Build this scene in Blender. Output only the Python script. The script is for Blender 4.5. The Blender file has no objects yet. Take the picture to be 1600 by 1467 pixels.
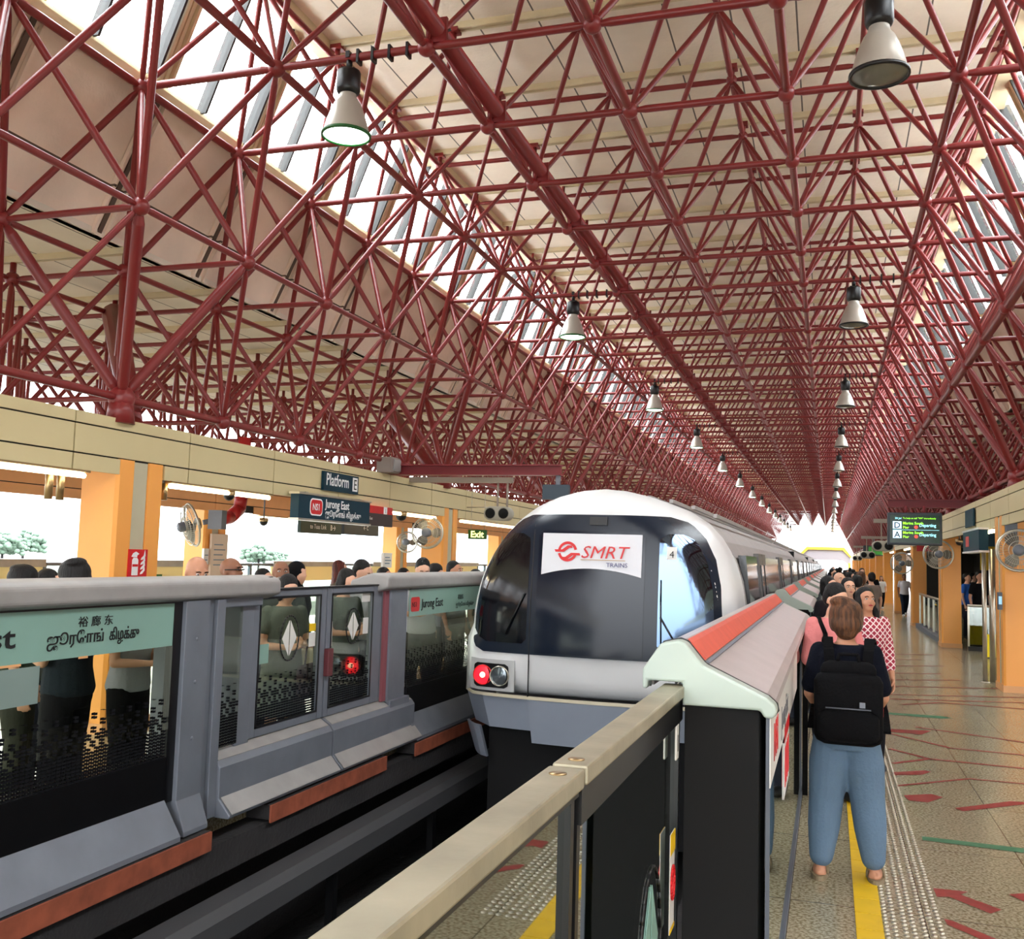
import bpy, math, random
from mathutils import Vector, Matrix, Euler
random.seed(7)
S = bpy.context.scene
COL = S.collection
PI = math.pi

# ------------------------------------------------------------ camera, world, exposure
CAMZ = 1.8
yaw, pitch, roll, fpx = 0.3120188, 0.0875681, 0.0295597, 1543.79
fw = Vector((-math.sin(yaw)*math.cos(pitch), math.cos(yaw)*math.cos(pitch), math.sin(pitch)))
rt = Vector((math.cos(yaw), math.sin(yaw), 0)); up = rt.cross(fw)
rt2 = math.cos(roll)*rt + math.sin(roll)*up; up2 = -math.sin(roll)*rt + math.cos(roll)*up
cd = bpy.data.cameras.new('camera'); cam = bpy.data.objects.new('camera', cd); COL.objects.link(cam)
cam.matrix_world = Matrix(((rt2.x, up2.x, -fw.x, 0), (rt2.y, up2.y, -fw.y, 0), (rt2.z, up2.z, -fw.z, CAMZ), (0, 0, 0, 1)))
cd.sensor_fit = 'HORIZONTAL'; cd.sensor_width = 36; cd.lens = fpx/1600*36; cd.clip_start = 0.05; cd.clip_end = 900
S.camera = cam

def ray(u, v): return fw + rt2*((u-800)/fpx) - up2*((v-733.5)/fpx)
def onX(u, v, x):
    d = ray(u, v); p = d*(x/d.x); p.z += CAMZ; return p
def onY(u, v, y):
    d = ray(u, v); p = d*(y/d.y); p.z += CAMZ; return p
def onZ(u, v, z):
    d = ray(u, v); p = d*((z-CAMZ)/d.z); p.z += CAMZ; return p
def atD(u, v, dep):
    p = ray(u, v)*dep; p.z += CAMZ; return p
def pix(p):
    q = Vector(p) - Vector((0, 0, CAMZ)); d = q.dot(fw)
    if d < .1: return None
    return (800+fpx*q.dot(rt2)/d, 733.5-fpx*q.dot(up2)/d, d)

w = bpy.data.worlds.new('sky'); S.world = w; w.use_nodes = True
bg = w.node_tree.nodes['Background']; bg.inputs[0].default_value = (.93, .965, 1, 1); bg.inputs[1].default_value = 4.6
wn = w.node_tree; wtc = wn.nodes.new('ShaderNodeTexCoord'); wsp = wn.nodes.new('ShaderNodeSeparateXYZ'); wmr = wn.nodes.new('ShaderNodeMapRange')
wn.links.new(wtc.outputs['Generated'], wsp.inputs[0]); wn.links.new(wsp.outputs[2], wmr.inputs[0]); wn.links.new(wmr.outputs[0], bg.inputs[1])
wmr.inputs[1].default_value = .0; wmr.inputs[2].default_value = .7; wmr.inputs[3].default_value = 3.0; wmr.inputs[4].default_value = 13.0   # overcast sky, brighter overhead
S.view_settings.view_transform = 'Standard'; S.view_settings.look = 'None'
S.view_settings.exposure = 0.58; S.view_settings.gamma = 1; S.view_settings.use_curve_mapping = False


# ------------------------------------------------------------ materials
def lin(c): return tuple((x/12.92 if x <= .04045 else ((x+.055)/1.055)**2.4) for x in c)
MC = {}
def mat(name, rgb, rough=.5, metal=0, emit=0, bump=0, bscale=30, var=0, vscale=3, spec=.5, alpha=None):
    if name in MC: return MC[name]
    m = bpy.data.materials.new(name); m.use_nodes = True; nt = m.node_tree; b = nt.nodes['Principled BSDF']
    c = lin(rgb)+(1,)
    b.inputs['Base Color'].default_value = c; b.inputs['Roughness'].default_value = rough; b.inputs['Metallic'].default_value = metal
    b.inputs['Specular IOR Level'].default_value = spec
    if emit: b.inputs['Emission Color'].default_value = c; b.inputs['Emission Strength'].default_value = emit
    tc = nt.nodes.new('ShaderNodeTexCoord')
    if var:
        n = nt.nodes.new('ShaderNodeTexNoise'); n.inputs['Scale'].default_value = vscale; n.inputs['Detail'].default_value = 5
        nt.links.new(tc.outputs['Object'], n.inputs['Vector'])
        mr = nt.nodes.new('ShaderNodeMapRange'); mr.inputs[1].default_value = .3; mr.inputs[2].default_value = .7
        mr.inputs[3].default_value = 1-var; mr.inputs[4].default_value = 1+var*.5
        nt.links.new(n.outputs['Fac'], mr.inputs[0])
        mx = nt.nodes.new('ShaderNodeMix'); mx.data_type = 'RGBA'; mx.blend_type = 'MULTIPLY'; mx.inputs['Factor'].default_value = 1
        mx.inputs['A'].default_value = c; nt.links.new(mr.outputs[0], mx.inputs['B']); nt.links.new(mx.outputs['Result'], b.inputs['Base Color'])
    if bump:
        n = nt.nodes.new('ShaderNodeTexNoise'); n.inputs['Scale'].default_value = bscale; n.inputs['Detail'].default_value = 3
        nt.links.new(tc.outputs['Object'], n.inputs['Vector'])
        bp = nt.nodes.new('ShaderNodeBump'); bp.inputs['Strength'].default_value = bump; bp.inputs['Distance'].default_value = .02
        nt.links.new(n.outputs['Fac'], bp.inputs['Height']); nt.links.new(bp.outputs[0], b.inputs['Normal'])
    MC[name] = m; return m

def glass(name, tint, refl=.12, dens=None):
    m = bpy.data.materials.new(name); m.use_nodes = True; nt = m.node_tree; nt.nodes.remove(nt.nodes['Principled BSDF'])
    o = nt.nodes['Material Output']; t = nt.nodes.new('ShaderNodeBsdfTransparent'); t.inputs[0].default_value = lin(tint)+(1,)
    g = nt.nodes.new('ShaderNodeBsdfGlossy'); g.inputs['Roughness'].default_value = .02; g.inputs['Color'].default_value = (.9, .95, .93, 1)
    fr = nt.nodes.new('ShaderNodeLayerWeight'); fr.inputs[0].default_value = .5
    pw = nt.nodes.new('ShaderNodeMath'); pw.operation = 'POWER'; pw.inputs[1].default_value = 4.0; nt.links.new(fr.outputs['Facing'], pw.inputs[0])
    ad = nt.nodes.new('ShaderNodeMath'); ad.operation = 'MULTIPLY_ADD'; ad.inputs[1].default_value = .8; ad.inputs[2].default_value = refl
    ad.use_clamp = True
    nt.links.new(pw.outputs[0], ad.inputs[0])
    mx = nt.nodes.new('ShaderNodeMixShader'); nt.links.new(ad.outputs[0], mx.inputs[0]); nt.links.new(t.outputs[0], mx.inputs[1]); nt.links.new(g.outputs[0], mx.inputs[2])
    nt.links.new(mx.outputs[0], o.inputs[0]); m['last'] = mx.name; MC[name] = m; return m

def glass_frit(name, tint, z0, z1, refl):
    # clear pane with a black stepped brick pattern printed on its lower part: solid rows below z0, thinning out to z1 (object space y, z)
    m = glass(name, tint, refl); nt = m.node_tree; mx = nt.nodes[m['last']]; o = nt.nodes['Material Output']
    tc = nt.nodes.new('ShaderNodeTexCoord'); sp = nt.nodes.new('ShaderNodeSeparateXYZ'); nt.links.new(tc.outputs['Object'], sp.inputs[0])
    def mt(op, a, b=None, c=None):
        n = nt.nodes.new('ShaderNodeMath'); n.operation = op
        for i, q in enumerate((a, b, c)):
            if q is None: continue
            if isinstance(q, (int, float)): n.inputs[i].default_value = q
            else: nt.links.new(q, n.inputs[i])
        return n.outputs[0]
    Y = mt('DIVIDE', sp.outputs[1], .036); Z = mt('DIVIDE', sp.outputs[2], .019)
    fy = mt('FRACT', Y); fz = mt('FRACT', Z); cy = mt('FLOOR', Y); cz = mt('FLOOR', Z)
    cell = mt('MULTIPLY', mt('LESS_THAN', mt('ABSOLUTE', mt('SUBTRACT', fy, .5)), .42), mt('LESS_THAN', mt('ABSOLUTE', mt('SUBTRACT', fz, .5)), .36))
    pair = mt('FLOOR', mt('DIVIDE', cz, 2))
    chk = mt('LESS_THAN', mt('MODULO', mt('ADD', mt('ADD', cy, 4000), mt('ADD', pair, 2000)), 2), .5)
    chk4 = mt('LESS_THAN', mt('MODULO', mt('ADD', mt('ADD', cy, 4000), mt('MULTIPLY', mt('ADD', pair, 2000), 2)), 4), .5)
    zz = sp.outputs[2]; zm = z0+(z1-z0)*.55
    low = mt('LESS_THAN', zz, z0); mid = mt('LESS_THAN', zz, zm); hi = mt('LESS_THAN', zz, z1)
    dens = mt('MAXIMUM', low, mt('MAXIMUM', mt('MULTIPLY', chk, mid), mt('MULTIPLY', chk4, hi)))
    f = mt('MULTIPLY', cell, dens)
    d = nt.nodes.new('ShaderNodeBsdfDiffuse'); d.inputs[0].default_value = (.012, .012, .014, 1)
    m2 = nt.nodes.new('ShaderNodeMixShader'); nt.links.new(f, m2.inputs[0]); nt.links.new(mx.outputs[0], m2.inputs[1]); nt.links.new(d.outputs[0], m2.inputs[2])
    nt.links.new(m2.outputs[0], o.inputs[0]); return m

def grid_mat(name, rgb, dark, lines, rough=.7, var=.12, bump=.15, vs=2.0, spots=None):
    """base colour with thin seams; lines = [(axis, period, offset, half width)] in object space; real dirt as noise"""
    m = mat(name, rgb, rough, var=var, vscale=vs, bump=bump, bscale=18); nt = m.node_tree; b = nt.nodes['Principled BSDF']
    tc = nt.nodes.new('ShaderNodeTexCoord'); sp = nt.nodes.new('ShaderNodeSeparateXYZ'); nt.links.new(tc.outputs['Object'], sp.inputs[0])
    prev = None
    def mt(op, a, b_=None):
        n = nt.nodes.new('ShaderNodeMath'); n.operation = op
        for i, q in enumerate((a, b_)):
            if q is None: continue
            if isinstance(q, (int, float)): n.inputs[i].default_value = q
            else: nt.links.new(q, n.inputs[i])
        return n.outputs[0]
    for ax, per, off, hw in lines:
        d = mt('ABSOLUTE', mt('SUBTRACT', mt('FRACT', mt('DIVIDE', mt('ADD', sp.outputs[ax], off+per*400), per)), .5))
        l = mt('LESS_THAN', d, hw/per); prev = l if prev is None else mt('MAXIMUM', prev, l)
    src = b.inputs['Base Color'].links[0].from_socket
    if spots:
        n = nt.nodes.new('ShaderNodeTexNoise'); n.inputs['Scale'].default_value = spots[0]; n.inputs['Detail'].default_value = 2
        nt.links.new(tc.outputs['Object'], n.inputs['Vector'])
        cr = nt.nodes.new('ShaderNodeValToRGB'); e = cr.color_ramp.elements
        e[0].position = .36; e[0].color = lin(spots[1])+(1,); e[1].position = .60; e[1].color = (1, 1, 1, 1)
        nt.links.new(n.outputs['Fac'], cr.inputs[0])
        q = nt.nodes.new('ShaderNodeMix'); q.data_type = 'RGBA'; q.blend_type = 'MULTIPLY'; q.inputs['Factor'].default_value = 1
        nt.links.new(src, q.inputs['A']); nt.links.new(cr.outputs[0], q.inputs['B']); src = q.outputs['Result']
    mx = nt.nodes.new('ShaderNodeMix'); mx.data_type = 'RGBA'; nt.links.new(prev, mx.inputs['Factor']); nt.links.new(src, mx.inputs['A'])
    mx.inputs['B'].default_value = lin(dark)+(1,); nt.links.new(mx.outputs['Result'], b.inputs['Base Color'])
    return m

M = dict(
    red=mat('frame_red', (.50, .15, .15), .36, var=.10, vscale=1.5),
    redd=mat('maroon_beam', (.50, .14, .17), .45, var=.1),
    redpipe=mat('red_pipe', (.72, .16, .16), .35),
    fascia=mat('cream_panel', (.84, .78, .60), .42, var=.05, vscale=.8, bump=.05),
    groove=mat('groove_dark', (.10, .09, .08), .8),
    tan=mat('tan_panel', (.90, .66, .44), .45, var=.06),
    orange=mat('orange_column', (.99, .68, .33), .38, var=.05, vscale=1.2, bump=.06, bscale=90),
    olive=mat('putty_strip', (.76, .73, .62), .5, var=.05),
    steel=mat('stainless', (.78, .76, .70), .3, .85, var=.14, vscale=6),
    rail=mat('worn_stainless', (.66, .63, .54), .42, .5, var=.22, vscale=5, bump=.1, bscale=12),
    psdgrey=mat('psd_grey', (.45, .47, .51), .5, .1, var=.12, vscale=4),
    psddark=mat('psd_dark_grey', (.35, .37, .41), .5, .1, var=.1, vscale=4),
    cover=mat('cover_grey', (.62, .61, .60), .45, .1, var=.12, vscale=5),
    white=mat('warm_white', (.88, .87, .85), .35, var=.05),
    offw=mat('off_white_panel', (.72, .68, .675), .3, var=.08, vscale=6),
    capg=mat('pale_green_white_cap', (.68, .73, .69), .35, var=.04),
    black=mat('black_satin', (.035, .035, .045), .35),
    blackm=mat('black_matt', (.03, .03, .035), .9),
    rubber=mat('black_rubber', (.02, .02, .02), .6),
    coral=mat('coral_stripe', (.86, .36, .28), .45, var=.1, vscale=9),
    frost=mat('frosted_band', (.52, .66, .61), .35, var=.05),
    frost2=mat('frosted_notice', (.50, .57, .55), .5, var=.05),
    ink=mat('ink_black', (.05, .05, .06), .6),
    inkw=mat('ink_white', (.96, .96, .96), .5),
    navy=mat('sign_navy', (.03, .20, .26), .5, spec=.25),
    redsign=mat('sign_red', (.83, .10, .12), .4),
    green=mat('sign_green', (.08, .35, .12), .4),
    yell=mat('paint_yellow', (.93, .76, .08), .5, var=.08, vscale=8),
    rust=mat('rust_edge', (.60, .31, .21), .8, var=.3, vscale=9),
    concrete=mat('dark_concrete', (.17, .16, .165), .9, var=.3, vscale=2, bump=.4),
    bed=mat('track_ballast', (.09, .088, .09), .95, var=.5, vscale=14, bump=.8, bscale=14),
    slab=mat('track_slab', (.07, .07, .075), .85, var=.3, vscale=3),
    railsteel=mat('rail_steel', (.16, .15, .16), .5, .6),
    tw=mat('train_white', (.90, .90, .90), .28, .05, var=.04, vscale=2),
    tgrey=mat('train_grey', (.55, .58, .63), .4, var=.05),
    tmask=mat('train_mask', (.11, .14, .19), .22, var=.04, spec=.3),
    troof=mat('train_roof', (.66, .64, .63), .45, .3, var=.1, vscale=3),
    brass=mat('brass_metal', (.66, .56, .40), .3, .8),
    lampm=mat('lamp_reflector', (.74, .72, .68), .32, .35, var=.05),
    lensoff=mat('lamp_lens_off', (.50, .50, .46), .12, .2),
    lenson=mat('lamp_lens_lit', (.86, 1, .90), .4, emit=7),
    tube=mat('light_tube', (1, .92, .74), .4, emit=9.0),
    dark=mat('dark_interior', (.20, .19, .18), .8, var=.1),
    mull=mat('mullion_cream', (.86, .80, .66), .5, var=.1, vscale=3),
    fin=mat('mullion_dark_grey', (.20, .20, .20), .6),  # the fin plates' own dark grey
    fm1=mat('marking_red', (.62, .22, .20), .5, var=.2, vscale=20),
    fm2=mat('marking_green', (.28, .52, .38), .5, var=.2, vscale=20),
    leafm=mat('foliage_hazed_green', (.34, .42, .36), .9, var=.3, vscale=2),  # greyed green, distance haze is put into the leaf colour
    bld=mat('pale_building', (.90, .90, .90), .8), bldw=mat('building_glass', (.62, .68, .72), .4),
)
M['glass'] = glass('clear_glass', (.93, .97, .95), .07)
M['glassg'] = glass('green_glass', (.72, .77, .73), .20)
M['leafg'] = glass('mirror_tinted_glass', (.52, .56, .52), .42)
M['pane'] = glass('window_glass', (.985, .99, .99), .045)
M['frit'] = glass_frit('printed_glass', (.93, .94, .90), .66, .88, .03)
M['floor'] = grid_mat('terrazzo', (.71, .68, .58), (.34, .31, .23), [(0, .67, .2-.335+.0, .004), (1, 1.34, .3, .004)], .20, .07, .03, 1.5, (55, (.70, .66, .58)))
M['ceil'] = grid_mat('roof_panel', (.95, .90, .83), (.42, .39, .36), [(0, .73, .0, .010)], .8, .12, .25, 1.2)
M['slope'] = grid_mat('stained_panel', (.98, .91, .84), (.40, .33, .28), [(2, 3.2, 2.45, .012)], .7, .15, .3, 1.1)
M['lroof'] = grid_mat('low_roof_panel', (.94, .91, .85), (.48, .45, .41), [(0, .52, 0, .010)], .8, .1, .2, 1.2)

# ------------------------------------------------------------ mesh helpers
class MB:
    def __init__(s): s.v = []; s.f = []; s.m = []; s.sm = []
    def add(s, vs, fs, mi=0, smooth=False):
        b = len(s.v); s.v += [tuple(v) for v in vs]
        for f in fs: s.f.append(tuple(i+b for i in f)); s.m.append(mi); s.sm.append(smooth)
        return s
    def box(s, x0, x1, y0, y1, z0, z1, mi=0):
        return s.add([(x0, y0, z0), (x1, y0, z0), (x1, y1, z0), (x0, y1, z0), (x0, y0, z1), (x1, y0, z1), (x1, y1, z1), (x0, y1, z1)],
                     [(0, 3, 2, 1), (4, 5, 6, 7), (0, 1, 5, 4), (1, 2, 6, 5), (2, 3, 7, 6), (3, 0, 4, 7)], mi)
    def tube(s, p0, p1, r, n=8, r1=None, mi=0, cap=True):
        p0 = Vector(p0); p1 = Vector(p1); r1 = r if r1 is None else r1; d = (p1-p0)
        if d.length < 1e-6: return s
        d.normalize(); a = d.orthogonal().normalized(); b = d.cross(a)
        vs = []
        for p, q in ((p0, r), (p1, r1)):
            for i in range(n):
                t = 2*PI*i/n; vs.append(p+(a*math.cos(t)+b*math.sin(t))*q)
        fs = [(i, (i+1) % n, n+(i+1) % n, n+i) for i in range(n)]
        s.add(vs, fs, mi, True)
        if cap:
            b0 = len(s.v)-2*n; s.f += [tuple(b0+i for i in reversed(range(n))), tuple(b0+n+i for i in range(n))]; s.m += [mi, mi]; s.sm += [False, False]
        return s
    def path(s, pts, r, n=8, mi=0):
        for i in range(len(pts)-1):
            s.tube(pts[i], pts[i+1], r, n, mi=mi)
            if i: s.ball(pts[i], r, mi, 8, 5)
        return s
    def ball(s, c, r, mi=0, n=10, k=7, sc=(1, 1, 1)):
        vs = [(c[0], c[1], c[2]-r*sc[2])]
        for j in range(1, k):
            ph = -PI/2+PI*j/k
            for i in range(n):
                t = 2*PI*i/n; vs.append((c[0]+r*sc[0]*math.cos(ph)*math.cos(t), c[1]+r*sc[1]*math.cos(ph)*math.sin(t), c[2]+r*sc[2]*math.sin(ph)))
        vs.append((c[0], c[1], c[2]+r*sc[2])); fs = []
        for i in range(n): fs.append((0, 1+(i+1) % n, 1+i))
        for j in range(k-2):
            for i in range(n): a = 1+j*n; fs.append((a+i, a+(i+1) % n, a+n+(i+1) % n, a+n+i))
        a = 1+(k-2)*n; t = len(vs)-1
        for i in range(n): fs.append((a+i, a+(i+1) % n, t))
        return s.add(vs, fs, mi, True)
    def lathe(s, prof, c=(0, 0, 0), n=20, mi=0, axis='z', cap=False):
        vs = []
        for r, h in prof:
            for i in range(n):
                t = 2*PI*i/n; x, y = r*math.cos(t), r*math.sin(t)
                q = (x, y, h) if axis == 'z' else ((x, -h, y) if axis == 'y' else (h, x, y))
                vs.append((c[0]+q[0], c[1]+q[1], c[2]+q[2]))
        fs = [(j*n+i, j*n+(i+1) % n, (j+1)*n+(i+1) % n, (j+1)*n+i) for j in range(len(prof)-1) for i in range(n)]
        s.add(vs, fs, mi, True)
        return s
    def rings(s, R, mi=0, smooth=True, cap=True):
        n = len(R[0]); vs = [v for r in R for v in r]
        fs = [(j*n+i, j*n+(i+1) % n, (j+1)*n+(i+1) % n, (j+1)*n+i) for j in range(len(R)-1) for i in range(n)]
        if cap: fs += [tuple(reversed(range(n))), tuple((len(R)-1)*n+i for i in range(n))]
        return s.add(vs, fs, mi, smooth)
    def prism(s, poly, axis, a, b, mi=0):
        """poly: 2D points; axis 'y': (x,z) extruded in y; 'x': (y,z); 'z': (x,y)"""
        def P(p, t): return (p[0], t, p[1]) if axis == 'y' else ((t, p[0], p[1]) if axis == 'x' else (p[0], p[1], t))
        n = len(poly); vs = [P(p, a) for p in poly]+[P(p, b) for p in poly]
        fs = [(i, (i+1) % n, n+(i+1) % n, n+i) for i in range(n)]+[tuple(reversed(range(n))), tuple(n+i for i in range(n))]
        return s.add(vs, fs, mi)
    def mesh(s, name, mats):
        me = bpy.data.meshes.new(name); me.from_pydata(s.v, [], s.f)
        for m in (mats if isinstance(mats, (list, tuple)) else [mats]): me.materials.append(m)
        me.polygons.foreach_set('material_index', s.m); me.polygons.foreach_set('use_smooth', s.sm)
        me.validate(); me.update()
        import bmesh as bmm
        bm = bmm.new(); bm.from_mesh(me); bmm.ops.recalc_face_normals(bm, faces=bm.faces); bm.to_mesh(me); bm.free()
        return me
    def build(s, name, mats, parent=None, loc=None, label=None):
        o = bpy.data.objects.new(name, s.mesh(name, mats)); COL.objects.link(o)
        if parent: o.parent = parent
        if loc is not None: o.location = loc
        if label: o['label'] = label
        return o

def tag(o, label, cat, group=None, kind=None):
    o['label'] = label; o['category'] = cat
    if group: o['group'] = group
    if kind: o['kind'] = kind
    return o
def thing(name, label, cat, loc=(0, 0, 0), rz=0, group=None, kind=None):
    o = bpy.data.objects.new(name, None); COL.objects.link(o); o.empty_display_size = .1
    o.location = loc; o.rotation_euler = (0, 0, rz); return tag(o, label, cat, group, kind)
def struct(o, label=None):
    o['kind'] = 'structure'
    if label: o['label'] = label
    return o
def dup(o, parent=None, loc=None, rz=None, label=None):
    kids = [c for c in o.children]
    c = o.copy(); COL.objects.link(c); c.parent = parent
    if loc is not None: c.location = loc
    if rz is not None: c.rotation_euler = (0, 0, rz)
    if label: c['label'] = label
    for k in kids: dup(k, c)
    return c
def bevel(o, w=.01, seg=2, ang=40):
    m = o.modifiers.new('bevel', 'BEVEL'); m.width = w; m.segments = seg; m.limit_method = 'ANGLE'; m.angle_limit = math.radians(ang); return o
def text(body, size, loc, rot, m, parent=None, name='lettering', align='LEFT', ext=.001, sx=1, bold=0, shear=0, label=None, fit=None):
    cu = bpy.data.curves.new(name, 'FONT'); cu.body = body; cu.size = size; cu.extrude = ext; cu.align_x = align; cu.resolution_u = 2
    cu.offset = bold; cu.shear = shear
    t = bpy.data.objects.new(name, cu); COL.objects.link(t)
    dg = bpy.context.evaluated_depsgraph_get(); me = bpy.data.meshes.new_from_object(t.evaluated_get(dg))
    bpy.data.objects.remove(t); bpy.data.curves.remove(cu)
    me.materials.clear(); me.materials.append(m)
    if fit:
        xs = [v.co.x for v in me.vertices]; sx = fit/(max(xs)-min(xs))
    o = bpy.data.objects.new(name, me); COL.objects.link(o); o.parent = parent; o.location = loc
    o.rotation_euler = rot; o.scale = (sx, 1, 1)
    if label: o['label'] = label
    return o
TX = (PI/2, 0, PI/2)      # reads from the +X side
TY = (PI/2, 0, 0)         # reads from the -Y side

# ------------------------------------------------------------ layout numbers
Hh = 4.6; A = 0.33718*Hh; B = 0.3715*Hh; X0 = -0.42536*Hh; Y0 = 1.7297*Hh
ZT = CAMZ+1.32*Hh; ZH = CAMZ+Hh; ZM = CAMZ+.652*Hh; ZB = CAMZ+.311*Hh
KMIN, KMAX = -10, 66
def nx(i): return X0+A*i
def ny(k): return Y0+B*k
TC = -2.14                # centre of the track
LF, RF = -6.56, 2.48      # planes of the two fascias
YE = ny(KMAX)

# ------------------------------------------------------------ the setting
YA, YZ = -15, YE+30
# platforms
f = struct(MB().box(-.36, 22, YA, YZ, -.35, 0).build('floor', M['floor']), 'speckled terrazzo platform floor on the right')
f2 = struct(MB().box(-13.7, -3.93, YA, YZ, -.095, 0).build('floor_left', M['floor']), 'terrazzo floor of the opposite platform')
struct(MB().box(-30, 22, YA, YZ+40, -1.5, -1.3).build('track_bed', M['bed']), 'dark ballasted track bed')
struct(MB().box(-400, 400, -60, 500, -2.2, -1.5).build('ground', mat('ground_grey', (.45, .45, .43), .9, var=.2, vscale=.1)))
struct(MB().box(-.9, -.42, YA, YZ, -1.3, -.36).build('wall_platform_right', M['concrete']))
struct(MB().box(-4.6, -4.3, YA, YZ, -1.5, -.35).build('wall_platform_left', M['concrete'])); struct(MB().box(-4.6, -3.74, YA, YZ, -.30, -.10).build('trim_12', M['concrete']), 'edge beam of the left platform')
# floor markings: narrow stickers laid on the floor, each where it lies
def strip(pts, wd, m, lab):
    mb = MB()
    for i in range(len(pts)-1):
        a = Vector((*pts[i], .003)); b = Vector((*pts[i+1], .003)); d = (b-a).normalized(); n = Vector((-d.y, d.x, 0))*wd/2
        mb.add([a-n, b-n, b+n, a+n], [(0, 1, 2, 3)])
    mb.build('floor_marking', m, f, label=lab)
def fp(u, v): p = onZ(u, v, 0); return (p.x, p.y)
def arrow(quad, m, lab):
    mb = MB(); pts = [(*fp(u, v), .003) for u, v in quad]; mb.add(pts, [tuple(range(len(pts)))]); mb.build('floor_marking', m, f, label=lab)
arrow([(1458, 1388), (1513, 1394), (1500, 1398), (1565, 1422), (1548, 1428), (1484, 1402), (1464, 1402)], M['fm1'], 'red arrow')
arrow([(1440, 1307), (1600, 1326), (1600, 1333), (1442, 1313)], M['fm2'], 'green line')
arrow([(1492, 1263), (1580, 1252), (1602, 1254), (1600, 1257), (1505, 1268)], M['fm1'], 'red strip')
arrow([(1412, 1243), (1455, 1241), (1474, 1246), (1450, 1254), (1420, 1251)], M['fm1'], 'red arrow')
arrow([(1475, 1436), (1490, 1440), (1560, 1469), (1535, 1469), (1480, 1445)], M['fm1'], 'dark red line')
arrow([(1576, 1398), (1602, 1396), (1602, 1410)], M['fm1'], 'red arrow tip')
arrow([(1385, 1139), (1455, 1142), (1440, 1148), (1385, 1143)], M['fm1'], 'red strip')
arrow([(1393, 1207), (1445, 1204), (1455, 1206), (1440, 1211), (1397, 1211)], M['fm1'], 'red arrow')
arrow([(1385, 1113), (1470, 1119), (1488, 1122), (1470, 1123), (1385, 1116)], M['fm2'], 'green line')
def pl(pts, wd, m, lab): strip([fp(*p) for p in pts], wd, m, lab)
pl([(1430, 1136), (1600, 1160)], .055, M['fm1'], 'red line')
pl([(1385, 1145), (1440, 1158), (1485, 1169), (1600, 1180)], .045, M['fm1'], 'thin red line')
pl([(1390, 1170), (1452, 1186), (1600, 1201)], .05, M['fm1'], 'red line'); pl([(1395, 1193), (1452, 1186)], .05, M['fm1'], 'red line')
pl([(1402, 1228), (1515, 1217), (1600, 1225)], .035, M['fm1'], 'thin red line')
pl([(1410, 1101), (1470, 1098), (1600, 1108)], .06, M['fm1'], 'red line')
for k, (u0, u1, v, dv, m) in enumerate([(1385, 1600, 1085, 5, 'fm1'), (1380, 1560, 1072, 4, 'fm1'), (1376, 1500, 1062, 1, 'fm1'), (1374, 1470, 1051, 2, 'fm1'), (1374, 1475, 1040, 1, 'fm1'), (1374, 1440, 1030, 1, 'fm1'), (1376, 1460, 1022, 1, 'fm1'), (1385, 1600, 1092, 6, 'fm1')]):
    pl([(u0, v), (u1, v+dv)], .06, M[m], 'red line across the floor')
# paving edge: yellow line and metal studs
ys = thing('yellow_line', 'yellow painted line of short tiles along the platform edge', 'floor line', (.195, 4, 0))
mb = MB()
y = -5.0
while y < YE:
    mb.box(-.065, .065, y-4, y+.235-4, 0, .006); y += .242
mb.build('yellow_tile', M['yell'], ys)['kind'] = 'stuff'
ts = thing('tactile_strip', 'rows of small steel studs beside the yellow line', 'tactile paving', (.41, 4, 0))
stud = MB().lathe([(.014, 0), (.013, .004), (.009, .006), (.0001, .0065)], n=8).mesh('stud', M['steel'])
cand = []; far = MB(); row = 0; y = 1.0
sx = [-.135, -.095, -.045, -.005, .045, .085, .125]
while y < 45:
    for x in sx: cand.append((x, y-4))
    y += .055
vis = sorted(cand, key=lambda q: abs(q[1]+4-5.45) if q[1]+4 > 5.35 else 99)
for x, y in vis[:100]:
    o = bpy.data.objects.new('stud', stud); COL.objects.link(o); o.parent = ts; o.location = (x, y, 0)
for x, y in vis[100:]:
    if y+4 > 14: far.box(x-.011, x+.011, y-.012, y+.012, 0, .005)
    elif y+4 > 4.9: far.lathe([(.014, 0), (.013, .004), (.009, .006), (.0001, .0065)], (x, y, 0), 6)
far.build('stud', M['steel'], ts)['kind'] = 'stuff'

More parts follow.
